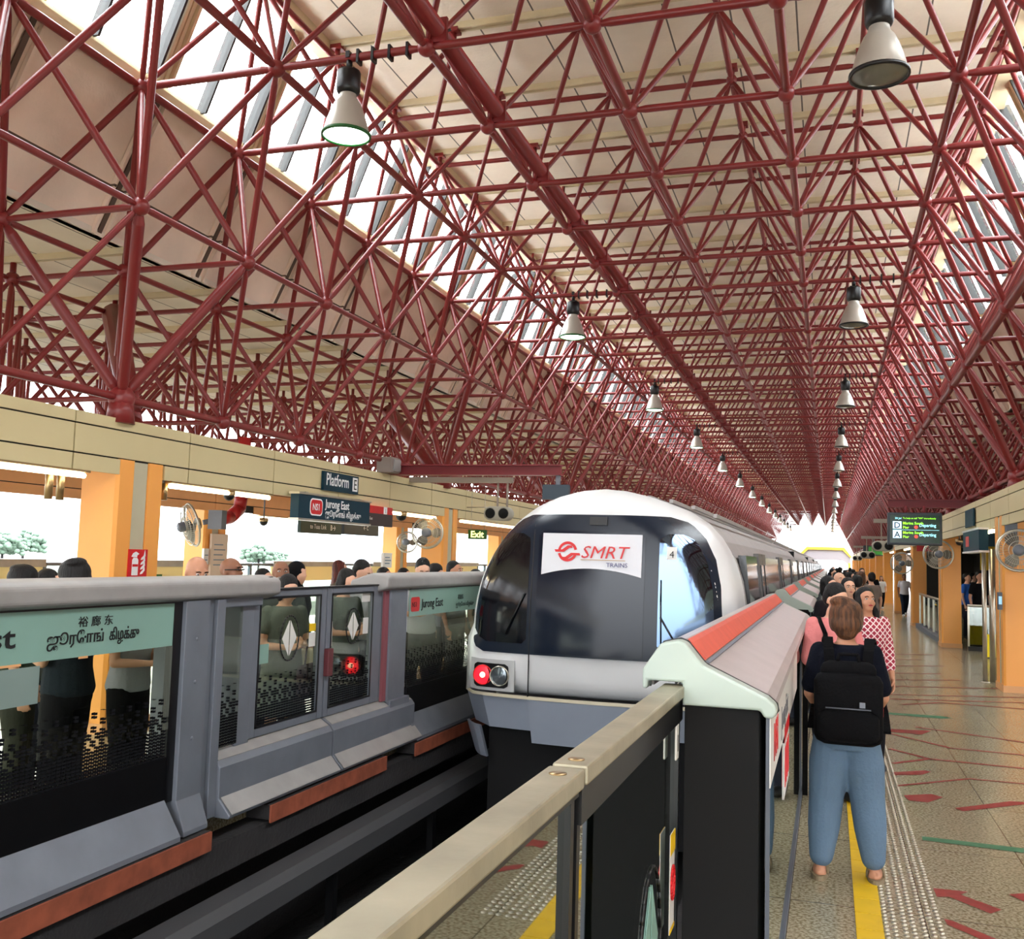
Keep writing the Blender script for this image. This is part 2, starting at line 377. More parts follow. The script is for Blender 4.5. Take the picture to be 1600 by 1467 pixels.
# high roof
cx = X0; hw = 2.62*A
struct(MB().box(cx-hw-.1, cx+hw+.1, ny(KMIN-1), YE+.3, 8.12, 8.24).build('ceiling', M['ceil']), 'pinkish beige roof panels above the red space frame')
mb = MB()
for k in range(KMIN, KMAX):
    y = ny(k+.5); mb.box(cx-hw, cx+hw, y-.05, y-.02, 8.04, 8.12); mb.box(cx-hw, cx+hw, y+.02, y+.05, 8.04, 8.12)
mb.box(cx-hw-.12, cx-hw+.10, ny(KMIN-1), YE, 7.98, 8.12); mb.box(cx+hw-.10, cx+hw+.12, ny(KMIN-1), YE, 7.98, 8.12)
struct(mb.build('trim_1', M['mull']), 'cream purlins under the high roof')
ZS = 6.52
for s, nm in ((-1, 'left'), (1, 'right')):
    def sx_(z):  # slanting side plane
        return cx+s*(2.66*A+(8.10-z)/(8.10-ZS)*(.40*A))
    # slanting panel wall below the windows
    xa, xb = sx_(ZS-.1), cx+s*3.52*A
    mb = MB(); mb.prism([(xa, ZS-.02), (xa+s*.08, ZS-.02), (xb+s*.08, 5.06), (xb, 5.06)], 'y', ny(KMIN-1), YE)
    wl = struct(mb.build('wall_'+nm, M['slope']), 'slanting stained panel wall below the strip of roof windows')
    mb = MB()
    for k in range(KMIN, KMAX+1):
        y = ny(k+.25)
        for dy, w_, dp in ((-.10, .035, .05), (0, .05, .012), (.10, .035, .05)):
            mb.prism([(xa-s*dp, ZS-.05), (xa, ZS-.05), (xb, 5.06), (xb-s*dp, 5.06)], 'y', y+dy-w_/2, y+dy+w_/2)
    mb.build('batten', M['slope'], wl)
    mb = MB()
    for k in range(KMIN, KMAX+1):
        y = ny(k+.25); mb.prism([(xa-s*.016, ZS-.05), (xa, ZS-.05), (xb, 5.06), (xb-s*.016, 5.06)], 'y', y-.03, y+.03)
    mb.build('joint', mat('joint_brown', (.40, .34, .30), .8), wl)
    # sill
    mb = MB(); mb.box(min(xa-s*.1, xa+s*.22), max(xa-s*.1, xa+s*.22), ny(KMIN-1), YE, ZS-.06, ZS+.04); mb.box(min(xa-s*.05, xa+s*.15), max(xa-s*.05, xa+s*.15), ny(KMIN-1), YE, ZS+.04, ZS+.12)
    struct(mb.build('trim_'+('2' if s < 0 else '3'), M['mull']), 'cream sill under the roof windows')
    # one window per bay: frame with mullions, pane
    def sl(mb, y0, y1, o0, o1, mi=0):
        za, zb = ZS+.10, 8.04
        mb.prism([(sx_(za)-s*o0-cx, za), (sx_(za)-s*o1-cx, za), (sx_(zb)-s*o1-cx, zb), (sx_(zb)-s*o0-cx, zb)], 'y', y0, y1, mi)
    mb = MB()
    sl(mb, .215, .245, -.10, .05, 1); sl(mb, .27, .31, -.02, .05); sl(mb, .35, .39, -.06, .03); sl(mb, .43, .47, -.02, .05); sl(mb, .31, .43, -.03, 0)
    sl(mb, .22+B/2, .25+B/2, -.10, .04, 1)
    fr = mb.mesh('window_frame', [M['mull'], M['fin']])
    mb = MB(); sl(mb, 0, B, -.012, -.006); pn = mb.mesh('pane', M['pane'])
    for k in range(KMIN-1, KMAX):
        n = (k-KMIN+2)*2+(0 if s < 0 else 1)
        o = bpy.data.objects.new('window_%d' % n, fr); COL.objects.link(o); o.location = (cx, ny(k), 0); struct(o)
        p = bpy.data.objects.new('pane', pn); COL.objects.link(p); p.parent = o
    # low outer roof
    x1, x2 = cx+s*3.5*A, cx+s*(8.6 if s < 0 else 11.0)*A  # right roof reaches farther out, shaped to darken that side
    struct(MB().box(min(x1, x2), max(x1, x2), ny(KMIN-1), YE, 5.06, 5.14).build('ceiling_low_'+nm, M['lroof']), 'lower roof panels outside the slanting wall'); struct(MB().box(min(x1, x2)+.02, max(x1, x2)-.02, ny(KMIN-1), YE, 5.15, 5.22).build('roof_bounce_'+nm, mat('white_bounce_top', (.93, .93, .92), .8)), 'unseen white sheet on the lower roof, added to bounce sky light inside')  # white top slab is unseen, added to bounce sky light through the roof windows
    mb = MB()
    for k in range(KMIN, KMAX):
        y = ny(k+.5); mb.box(min(x1, x2), max(x1, x2), y-.04, y-.015, 4.99, 5.06); mb.box(min(x1, x2), max(x1, x2), y+.015, y+.04, 4.99, 5.06)
    struct(mb.build('trim_'+('4' if s < 0 else '5'), M['mull']), 'purlins under the low roof')

# fascias over both platforms: three rows of cream panels with open joints in front of a dark core
def fascia(x, s, mat_, nm, gaps, y0=-14):
    mb = MB(); mb.box(min(x+s*.02, x+s*.14), max(x+s*.02, x+s*.14), y0, YE, 2.50, 3.00, 1)
    k = math.floor((y0-Y0)/B)
    while ny(k) < YE:
        ya, yb = ny(k-.38)+.008, ny(k+.62)-.008
        for za, zb in ((2.915, 3.02), (2.64, 2.90)): mb.box(min(x, x+s*.03), max(x, x+s*.03), ya, yb, za, zb)
        if k % 5 == 0:
            mb.box(min(x, x+s*.03), max(x, x+s*.03), ya, ny(k)-.02, 2.48, 2.625); mb.box(min(x, x+s*.03), max(x, x+s*.03), ny(k)+.66, max(yb, ny(k)+.67), 2.48, 2.625)
        else:
            mb.box(min(x, x+s*.03), max(x, x+s*.03), ya, yb, 2.48, 2.625)
        k += 1
    return struct(mb.build(nm, [mat_, M['groove']]), 'band of cream panels above the platform')
fascia(LF, -1, M['fascia'], 'trim_6', 0); fascia(RF, 1, M['fascia'], 'trim_7', 0)
fascia(-10.9, -1, M['tan'], 'trim_8', 0); fascia(7.0, 1, M['tan'], 'trim_9', 0)

# ------------------------------------------------------------ space frame
N = {}
def key(l, i, k): return (l, i, k)
ZL = {'T': ZT, 'H': ZH, 'M': ZM, 'B': ZB}
def P(l, i, k): return Vector((nx(i), ny(k), ZL[l]))
edges = []
nodes = set()
def E(a, b, r, kind): edges.append((a, b, r, kind)); nodes.add(a); nodes.add(b)
IL = range(-3, 4)
MI = [2.5, 3.5, 4.5, 5.5, 6.5, 7.5]; BI = [3, 4, 5, 6, 7]
for k in range(KMIN, KMAX+1):
    last = k == KMAX
    for i in IL:
        if not last: E(('H', i, k), ('H', i, k+1), .042, 'chord')
        if i < 3: E(('H', i, k), ('H', i+1, k), .038, 'chord')
    for s in (-1, 1):
        for j, i in enumerate(BI):
            if s > 0 and i > 6: continue
            if not last: E(('B', s*i, k), ('B', s*i, k+1), .040 if i == 3 else .032, 'chord')
            if i < (7 if s < 0 else 6): E(('B', s*i, k), ('B', s*(i+1), k), .03, 'chord')
    if last: continue
    q = k+.5
    for i in (-2.5, -1.5, -.5, .5, 1.5, 2.5):
        if k < KMAX-1: E(('T', i, q), ('T', i, q+1), .036, 'chord')
        if i < 2.5: E(('T', i, q), ('T', i+1, q), .034, 'chord')
        for di in (-.5, .5):
            for dk in (-.5, .5): E(('T', i, q), ('H', i+di, int(q+dk)), .030, 'web')
    for s in (-1, 1):
        for i in MI:
            if s > 0 and i > 6.5: continue
            if k < KMAX-1: E(('M', s*i, q), ('M', s*i, q+1), .060 if (i == 2.5 and s > 0) else .034, 'chord')
            if i < (7.5 if s < 0 else 6.5): E(('M', s*i, q), ('M', s*(i+1), q), .032, 'chord')
            for dk in (-.5, .5):
                kk = int(q+dk)
                if i == 2.5: E(('M', s*i, q), ('H', s*2, kk), .034, 'web'); E(('M', s*i, q), ('H', s*3, kk), .034, 'web')
                if i == 3.5: E(('M', s*i, q), ('H', s*3, kk), .034, 'web')
                for bi in (i-.5, i+.5):
                    if bi in BI and not (s > 0 and bi > 6):
                        thick = kk % 5 == 0 and bi in (3,)
                        E(('M', s*i, q), ('B', s*int(bi), kk), .055 if thick else .030, 'web')
sf = thing('space_frame', 'dark red tubular steel space frame carrying the whole station roof', 'roof frame', (cx, Y0, 0))
base = Vector((cx, Y0, 0))
def score(a, b, r):
    p, q = pix(P(*a)), pix(P(*b))
    if not p or not q: return -1
    def ins(t): return -20 < t[0] < 1620 and -20 < t[1] < 1487
    if not (ins(p) or ins(q)): return -1
    return math.hypot(min(max(p[0], 0), 1600)-min(max(q[0], 0), 1600), min(max(p[1], 0), 1467)-min(max(q[1], 0), 1467))*r/(p[2]+q[2])
for kind, nm in (('chord', 'chord_tube'), ('web', 'web_tube')):
    es = sorted([e for e in edges if e[3] == kind], key=lambda e: -score(*e[:3]))
    rest = MB()
    for j, (a, b, r, _) in enumerate(es):
        pa, pb = P(*a)-base, P(*b)-base; d = (pb-pa).normalized()
        if j < 100:
            mb = MB(); L = (pb-pa).length
            mb.tube(pa+d*.04, pa+d*.16, r*.55, 10, r, cap=False); mb.tube(pa+d*.16, pb-d*.16, r, 10, cap=False); mb.tube(pb-d*.16, pb-d*.04, r, 10, r*.55, cap=False)
            mb.build(nm, M['red'], sf)
        else:
            dist = (P(*a)-Vector((0, 0, CAMZ))).length
            if dist < 26:
                rest.tube(pa+d*.04, pa+d*.16, r*.55, 8, r, cap=False); rest.tube(pa+d*.16, pb-d*.16, r, 8, cap=False); rest.tube(pb-d*.16, pb-d*.04, r, 8, r*.55, cap=False)
            else: rest.tube(pa, pb, r*.95, 6 if dist < 60 else 4, cap=False)
    rest.build(nm, M['red'], sf)['kind'] = 'stuff'
ns = sorted(nodes, key=lambda n: -score(n, n, 1) if False else ((pix(P(*n)) or (0, 0, 999))[2] if (pix(P(*n)) and -30 < pix(P(*n))[0] < 1630 and -30 < pix(P(*n))[1] < 1490) else 999))
rest = MB()
for j, n_ in enumerate(ns):
    p = P(*n_)-base; r = .085 if n_[0] != 'T' else .07
    if n_[0] == 'B' and n_[2] % 5 == 0 and abs(n_[1]) == 3: r = .13
    if j < 100:
        mb = MB().ball(p, r, n=12, k=8)
        if n_[0] == 'T': mb.tube(p, (p.x, p.y, 8.06), .035, 8); mb.box(p.x-.07, p.x+.07, p.y-.07, p.y+.07, 8.01, 8.06)
        if n_[0] == 'M' and abs(n_[1]) > 3: mb.tube(p, (p.x, p.y, 4.99), .035, 8)
        mb.build('node_ball', M['red'], sf)
    elif (P(*n_)).length < 70:
        rest.ball(p, r, n=8, k=5)
        if n_[0] == 'T': rest.tube(p, (p.x, p.y, 8.06), .03, 6)
        if n_[0] == 'M' and abs(n_[1]) > 3: rest.tube(p, (p.x, p.y, 4.99), .03, 6)
rest.build('node_ball', M['red'], sf)['kind'] = 'stuff'
# bearing posts between fascia beams and frame, with splayed thick struts beyond
for s in (-1, 1):
    for k in range(0, KMAX, 5):
        p = P('B', s*3, k)-base
        MB().tube((p.x, p.y, p.z), (p.x, p.y, 2.98), .11, 12, .14).build('bearing_post', M['red'], sf)
        for ii in (4.5,):
            q = P('M', s*ii, k+1.5 if k+1.5 < KMAX else k)-base
            MB().tube((p.x+s*.05, p.y+.25, 3.0), q, .10, 12, .16).build('raking_column', M['red'], sf)
# drain pipe above the second chord
dp = MB(); xx = nx(-1)+.10
pts = [(xx, ny(k), ZH+.16) for k in range(KMIN, KMAX)]
dp.path([pts[0], pts[-1]], .085, 12)
for k in range(KMIN, KMAX): dp.box(xx-.1, xx+.1, ny(k)-.02, ny(k)+.02, ZH+.03, ZH+.26)
tag(dp.build('drain_pipe', M['red']), 'thick red pipe running along inside the space frame, left of the roof centre', 'pipe')
# ------------------------------------------------------------ columns
def column_meshes(s):
    mb = MB()
    # core and two proud flutes facing the track, chamfered corners; s = direction away from the track
    def bx(a, b, y0, y1, z0=0, z1=2.63, mi=0): mb.box(min(s*a, s*b), max(s*a, s*b), y0, y1, z0, z1, mi)
    c = .03
    P1 = [(0, .0+c), (c, 0), (.42, 0), (.42, .70), (c, .70), (0, .70-c), (0, .46), (.03, .455), (.03, .235), (0, .23)]
    mb.prism([(s*x, y) for x, y in P1], 'z', 0, 2.63)
    body = mb.mesh('column_body', M['orange'])
    pm = MB(); pm.box(min(s*.012, s*.04), max(s*.012, s*.04), .245, .445, .02, 2.62); pan = pm.mesh('cover_strip', M['olive'])
    em = MB(); em.box(min(-s*.012, s*.43), max(-s*.012, s*.43), -.012, .712, 0, .10); sk = em.mesh('skirting', M['tan'])
    return body, pan, sk
CMS = {s: column_meshes(s) for s in (-1, 1)}
CMB = {s: column_meshes(-s) for s in (-1, 1)}
def column(x, s, k, lab, grp, ms):
    t = thing('platform_column', lab, 'column', (x, ny(k)-.04, 0), 0, grp)
    for nm, me in zip(('column_body', 'cover_strip', 'skirting'), ms):
        o = bpy.data.objects.new(nm, me); COL.objects.link(o); o.parent = t
    return t
for k in range(0, KMAX, 5):
    lab = {0: 'orange column of the left platform with the red fire extinguisher sign', 5: 'orange column of the left platform behind the large round fan'}.get(k, 'orange column of the left platform farther off behind the train')
    column(LF+.0, -1, k, lab, 'orange columns along the left platform', CMS[-1])
    if k:
        lab = {5: 'nearest orange column on the right platform, a round fan on it', 10: 'orange column right of the glass balustrade, second from the right edge', 15: 'orange column at the far end of the glass balustrade'}.get(k, 'orange column of the right platform beyond the balustrade')
        column(RF, 1, k, lab, 'orange columns along the right platform', CMS[1])
    if k < 45:
        lab = {0: 'orange column at the back of the left platform, hidden edge-on by the near column', 5: 'orange column at the back of the left platform with poster cabinet', 10: 'orange column at the back of the left platform near the exit sign'}.get(k, 'orange column at the far back of the left platform')
        column(-10.9-.03, -1, k, lab, 'orange columns at the back of the left platform', CMB[1]).location.y -= .86
        if k: column(7.0, 1, k, 'orange column at the dim back of the right platform', 'orange columns at the back of the right platform', CMS[1])

# ------------------------------------------------------------ light tubes under the fascia
def ltube(x, s, y0, y1, lab):
    t = thing('strip_light', lab, 'light', (x+s*.05, y0, 2.43), 0, 'strip lights under the fascia')
    MB().box(-.045, .045, 0, y1-y0, .03, .05).build('tray', M['brass'], t)
    MB().tube((0, .03, .0), (0, y1-y0-.03, .0), .024, 10).build('light_tube', M['tube'], t)
ltube(LF, -1, 5.2, 7.55, 'strip light under the cream band left of the fire extinguisher column')
ltube(LF, -1, 8.75, 10.75, 'strip light under the cream band beside the station name sign')
ltube(LF, -1, 13.2, 16.2, 'strip light under the cream band just before the round fan')
for k in (5, 10, 15, 20, 25, 30):
    ltube(LF, -1, ny(k)+.9, ny(k)+4.4, 'strip light under the left cream band farther along' if k != 5 else 'strip light above the green exit sign')
    ltube(RF, 1, ny(k)+.9, ny(k)+4.0, 'strip light under the right cream band farther along')
    if k < 20: ltube(-10.9, -1, ny(k)+.9, ny(k)+6.0, 'strip light under the tan band at the back of the left platform')

# ------------------------------------------------------------ high bay lamps
def lamp_meshes(lit):
    br = MB(); br.box(-.02, .02, -.05, .05, .03, .09); br.tube((0, 0, -.06), (0, 0, .04), .03, 8); br.box(-.06, .06, -.02, .02, -.10, -.06)
    b = br.mesh('bracket', M['black'])
    bl = MB().lathe([(.0001, -.09), (.105, -.09), (.112, -.11), (.112, -.27), (.10, -.30), (.075, -.32), (.0001, -.32)], n=20).mesh('ballast', M['black'])
    rf = MB().lathe([(.078, -.30), (.085, -.36), (.12, -.40), (.155, -.48), (.188, -.58), (.215, -.69), (.225, -.70), (.215, -.705), (.18, -.60), (.14, -.48), (.07, -.40)], n=28).mesh('reflector', M['lampm'])
    rim = MB().lathe([(.218, -.695), (.232, -.695), (.232, -.72), (.212, -.722), (.212, -.70)], n=28).mesh('rim', M['green'] if lit else M['black'])
    ln = MB().lathe([(.213, -.705), (.16, -.722), (.08, -.732), (.0001, -.735)], n=28).mesh('lens', M['lenson'] if lit else M['lensoff'])
    cb = MB(); cb.path([(.06, 0, .05), (.5, .02, .07), (.75, .03, .05), (.90, .03, .16), (1.0, .03, .20)], .012, 6)
    for q in (.1, .25, .42, .6): cb.box(q-.012, q+.012, -.045, .045, -.03, .10)
    return (('bracket', b), ('ballast', bl), ('reflector', rf), ('rim', rim), ('lens', ln), ('cable', cb.mesh('cable', M['black'])))
LMS = {True: lamp_meshes(True), False: lamp_meshes(False)}
ordn = ['nearest', 'second', 'third', 'fourth', 'fifth', 'sixth', 'seventh']
for s, i in (('left', -1.5), ('right', 1.5)):
    for j, k in enumerate(range(0, KMAX, 5)):
        lit = s == 'left'
        if j < 6: lab = '%s bell-shaped hanging lamp of the %s row, counted from the viewer' % (ordn[j], s)
        else: lab = 'small distant bell-shaped lamp near the far end of the %s row' % s
        t = thing('pendant_lamp', lab, 'lamp', (nx(i), ny(k), ZH-.04), 0, 'bell lamps of the %s row' % s)
        rfo = None
        for nm, me in LMS[lit]:
            o = bpy.data.objects.new(nm, me); COL.objects.link(o); o.parent = rfo if nm in ('rim', 'lens') else t
            if nm == 'reflector': rfo = o

# ------------------------------------------------------------ fans, domes, speakers
def fan(loc, rz, tilt, r, lab, grp='wall fans'):
    t = thing('wall_fan', lab, 'fan', loc, rz, grp); t.rotation_euler = (tilt, 0, rz)
    g = MB()
    n = 28
    def ring(rr, y, w_=.006):
        pts = [(rr*math.cos(2*PI*i/n), y, rr*math.sin(2*PI*i/n)) for i in range(n+1)]
        for i in range(n): g.tube(pts[i], pts[i+1], w_, 5, cap=False)
    ring(r, 0, .018); ring(r*.93, -.07, .006); ring(r*.7, -.10, .004); ring(r*.45, -.115, .004); ring(r*.28, -.12, .006)
    for i in range(44):
        a = 2*PI*i/44; c_, s_ = math.cos(a), math.sin(a)
        g.tube((r*.26*c_, -.12, r*.26*s_), (r*.7*c_, -.10, r*.7*s_), .003, 4, cap=False); g.tube((r*.7*c_, -.10, r*.7*s_), (r*c_, -.01, r*s_), .003, 4, cap=False)
        g.tube((r*c_, .01, r*s_), (r*.4*c_, .09, r*.4*s_), .003, 4, cap=False)
    g.build('cage', M['steel'], t)
    bl = MB()
    for q in range(3):
        a0 = q*2*PI/3; pts = []
        for m in range(7):
            rr = r*(.15+.75*m/6); wd = .55*math.sin(PI*(m+1.2)/8.4)
            pts.append(((rr*math.cos(a0-wd), -.05, rr*math.sin(a0-wd)), (rr*math.cos(a0+wd), .01, rr*math.sin(a0+wd))))
        vs = [p for pr in pts for p in pr]; bl.add(vs, [(2*m, 2*m+1, 2*m+3, 2*m+2) for m in range(6)], 0, True)
    bl.build('blade', mat('fan_blade', (.50, .48, .44), .35, .5), t)['kind'] = 'stuff'
    MB().lathe([(.0001, -.135), (r*.26, -.13), (r*.27, -.11), (.0001, -.11)], n=16, axis='y').build('hub_badge', M['brass'], t)
    MB().lathe([(.0001, .02), (.08, .02), (.08, .20), (.05, .23), (.0001, .23)], n=14, axis='y').build('motor', M['psdgrey'], t)
    MB().box(-.03, .03, .18, .36, -.04, .04).build('bracket', M['psdgrey'], t)
    return t
p = onY(668, 832, 16.0); fan((p.x, p.y, p.z), .25, 0, .27, 'large round wall fan on the left platform column beyond the station sign')
p = onY(636, 847, 22.5); fan((p.x, p.y, p.z), .2, 0, .25, 'smaller round fan peeking out behind the left platform column')
p = onX(300, 820, -9.6); fan((p.x, p.y, p.z), -.65, .25, .34, 'tilted fan seen edge-on left of the poster cabinet')
p = onY(1592, 860, 16.05); fan((p.x, p.y, p.z), -.15, 0, .30, 'round wall fan on the nearest right column, cut by the frame edge')
p = onY(1409, 880, 32.5); fan((p.x, p.y, p.z), 0, 0, .32, 'dark round fan seen left of the red notice board')
p = onY(1466, 866, 24.6); fan((p.x, p.y, p.z), 0, 0, .32, 'round fan half hidden by the second orange column')

def dome(p, r, lab):
    t = thing('dome_camera', lab, 'camera', (p.x, p.y, p.z), 0, None)
    MB().ball((0, 0, 0), r, n=16, k=12).build('dome', M['black'], t)
    MB().lathe([(r*1.08, .0), (r*1.12, .02), (r*1.05, r*.9), (.0001, r*.95)], n=18).build('housing', M['brass'], t)
    MB().tube((0, 0, r*.9), (0, 0, max(r*.95+.01, (3.2 if p.x < -7 else 2.49)-p.z)), .012, 6).build('stem', M['psdgrey'], t)
dome(onX(358, 774, LF-.07), .062, 'black dome camera under the cream band right of the fire sign column')
dome(onX(627, 806, LF-.07), .085, 'black dome camera left of the large round fan')
dome(onY(412, 815, ny(4)), .07, 'small dark dome camera seen above the waiting crowd')
dome(onX(1499, 847, RF+.07), .07, 'black dome camera right of the departures display')

def speaker(p, sc, lab, beam=None):
    xw = ((LF if p.x < -3 else RF)-p.x)/sc
    t = thing('twin_speaker', lab, 'speaker', (p.x, p.y, p.z), 0, None); t.scale = (sc, sc, sc)
    mb = MB()
    def ov(y, g): return [( (.16+g if math.cos(a) > 0 else -(.16+g))*0 + math.copysign(.13, math.cos(a)) + (.13+g)*math.cos(a), y, (.13+g)*math.sin(a)) for a in [2*PI*(i+.5)/24 for i in range(24)]]
    mb.rings([ov(0, -.02), ov(.01, 0), ov(.25, 0), ov(.30, -.05)]); mb.build('housing', mat('speaker_beige', (.68, .66, .60), .5), t)
    for s in (-1, 1): MB().lathe([(.0001, .02), (.08, .012), (.098, -.006), (.105, -.004)], (s*.13, -.005, 0), 18, axis='y').build('cone', M['blackm'], t)
    mb = MB(); mb.box(-.05, -.02, .12, .16, .12, .62); mb.box(.14, .17, .12, .16, .10, .62); mb.box(min(-.22, xw), max(.24, xw), .08, .22, .58, .68); mb.build('hanger', mat('speaker_arm', (.60, .55, .50), .5), t)
speaker(onY(776, 802, 14.8), .85, 'beige twin speaker hanging left of the train roof')
speaker(onY(1380, 853, 25), .95, 'beige twin speaker hanging left of the nearest orange columns, below the display')
speaker(onY(1356, 867, 34), .9, 'smaller beige twin speaker behind the first one under the right roof edge')
speaker(onY(1340, 872, 52), .9, 'farthest small twin speaker above the right platform crowd')

# beams out over the track edge
def beam(x0, x1, y, z, h, lab):
    t = thing('maroon_beam', lab, 'beam', (x0, y, z), 0, None)
    L = x1-x0; mb = MB(); mb.box(min(0, L), max(0, L), -.09, .09, h-.02, h); mb.box(min(0, L), max(0, L), -.09, .09, 0, .02); mb.box(min(0, L), max(0, L), -.012, .012, .02, h-.02)
    mb.build('i_beam', M['redd'], t)
    return t
b1 = beam(-6.62, -3.80, 14.2, 3.02, .16, 'maroon beam reaching from the left cream band over the train roof')
MB().box(2.74, 2.80, -.03, .03, -.34, .0).build('drop_post', M['psdgrey'], b1)
b2 = beam(3.0, 1.15, 21.7, 3.03, .17, 'maroon beam carrying the departures display on the right')
p = onX(610, 722, LF+.06)
t = thing('junction_box', 'grey box mounted above the left cream band beside the maroon beam', 'box', (p.x, p.y, 3.03))
bevel(MB().box(-.16, .10, -.16, .16, 0, .24).build('box_body', mat('box_grey', (.55, .50, .47), .5), t)); MB().box(.10, .12, -.10, .14, .03, .21).build('box_cover', M['cover'], t)
p = onY(865, 770, 14.2)
t = thing('hanging_display', 'dark back of a display hanging over the train roof', 'display', (p.x, 14.2, p.z)); MB().box(-.16, .24, -.05, .05, -.10, .12).build('display_case', mat('display_back', (.22, .28, .33), .5), t)

# ------------------------------------------------------------ signs of the left platform (reading from the track)
def plate(name, lab, cat, x, y0, y1, z0, z1, m, th=.04, grp=None):
    t = thing(name, lab, cat, (x, y0, z0), 0, grp)
    bevel(MB().box(-th, 0, 0, y1-y0, 0, z1-z0).build('sign_panel', m, t), .004)
    return t
t = plate('platform_sign', 'teal sign with white lettering naming the platform, on the cream band', 'sign', LF+.05, 11.92, 12.95, 2.62, 2.88, M['navy'], .045)
text('Platform', .235, (.004, .05, .075), TX, M['inkw'], t, sx=.83, bold=.002)
MB().box(.002, .006, .835, .985, .04, .235).build('letter_box', M['inkw'], t)
text('E', .21, (.007, .86, .065), TX, M['ink'], t, sx=.95)
t = plate('station_sign', 'teal illuminated station name sign hanging below the cream band', 'sign', -6.28, 10.88, 12.88, 2.20, 2.50, M['navy'], .12)
mb = MB(); mb.box(-.13, .015, -.02, 2.02, .30, .325); mb.box(-.13, .015, -.02, 2.02, -.025, 0); mb.box(-.27, -.02, .2, .26, .31, .34); mb.box(-.27, -.02, 1.7, 1.76, .31, .34); mb.build('sign_frame', M['steel'], t)
def lozenge(t, y, z, w_, h, x=.004):
    def rr(w2, h2, r, xx, mb, mi):
        pts = []
        for cx_, cz_, a0 in ((w2-r, h2-r, 0), (-w2+r, h2-r, 90), (-w2+r, -h2+r, 180), (w2-r, -h2+r, 270)):
            for q in range(5): a = math.radians(a0+q*22.5); pts.append((y+cx_+r*math.cos(a), z+cz_+r*math.sin(a)))
        mb.prism(pts, 'x', xx-.002, xx, mi)
    mb = MB(); rr(w_/2, h/2, h*.3, x, mb, 0); rr(w_/2-.018, h/2-.018, h*.25, x+.003, mb, 1); mb.build('line_badge', [M['inkw'], M['redsign']], t)
lozenge(t, .44, .155, .33, .22)
text('NS1', .12, (.010, .33, .115), TX, M['inkw'], t, sx=.95, bold=.002)
text('Jurong East', .155, (.004, .68, .165), TX, M['inkw'], t, sx=.95, bold=.003)
text('\u0b9c\u0bc2\u0bb0\u0bcb\u0b99\u0bcd \u0b95\u0bbf\u0bb4\u0b95\u0bcd\u0b95\u0bc1', .11, (.004, .68, .05), TX, M['inkw'], t, sx=1.0, bold=.002)
t = plate('direction_sign', 'dark green direction sign hanging behind the station name sign', 'sign', -8.2, onX(470, 820, -8.2).y, onX(534, 820, -8.2).y, onX(500, 834, -8.2).z, onX(500, 812, -8.2).z, mat('sign_darkgreen', (.10, .22, .18), .4), .06)
MB().box(.002, .006, .08, 1.1, .20, .30).build('exit_bar', mat('exit_green', (.18, .82, .25), .4, emit=.6), t)
mb = MB(); mb.tube((-.03, .2, .25), (-.03, .2, 1.25), .01, 6); mb.tube((-.03, 1.2, .25), (-.03, 1.2, 1.25), .01, 6); mb.build('hanger', M['steel'], t)
text('to Tuas Link', .11, (.006, .30, .08), TX, M['inkw'], t); text('B\u2192', .13, (.006, 1.0, .07), TX, M['inkw'], t, bold=.002)
t = plate('direction_sign', 'black direction sign with small white lines right of the green one', 'sign', -8.2, onX(538, 820, -8.2).y, onX(592, 820, -8.2).y, onX(560, 836, -8.2).z, onX(560, 818, -8.2).z, mat('sign_blackgrey', (.16, .19, .2), .4), .06)
mb = MB(); mb.tube((-.03, .2, .25), (-.03, .2, 1.25), .01, 6); mb.tube((-.03, 1.0, .25), (-.03, 1.0, 1.25), .01, 6); mb.build('hanger', M['steel'], t)
text('\u2190 C', .11, (.006, .75, .10), TX, M['inkw'], t)
t = plate('platform_sign', 'dark sign with a red head strip at the right end of the station name sign', 'sign', -6.5, 13.0, 14.15, onX(590, 822, -6.5).z, onX(590, 799, -6.5).z, mat('sign_brown', (.22, .16, .16), .4), .05)
MB().box(.002, .006, .02, 1.12, .19, .30).build('red_strip', M['redsign'], t); MB().box(.006, .009, .80, .92, .19, .30).build('number_box', M['inkw'], t); text('1', .10, (.010, .84, .205), TX, M['ink'], t); text('Jurong East', .06, (.006, .15, .09), TX, M['inkw'], t)
p = onY(731, 842, 17.6); q = onY(760, 828, 17.6)
t = thing('exit_sign', 'green exit sign with glowing letters hanging beyond the round fan', 'sign', (p.x, 17.6, p.z))
MB().box(0, q.x-p.x, 0, .05, 0, q.z-p.z).build('sign_panel', M['green'], t); text('Exit', .17, ((q.x-p.x)/2, -.004, .035), TY, mat('exit_letters', (1, 1, .62), .5, emit=1.2), t, align='CENTER', bold=.004)
mb = MB(); mb.tube((.05, .02, .15), (.05, .02, 1.0), .006, 6); mb.tube((q.x-p.x-.05, .02, .15), (q.x-p.x-.05, .02, 1.0), .006, 6); mb.tube((LF-p.x, .02, .6), (.6, .02, .6), .012, 6); mb.build('hanger', M['steel'], t)
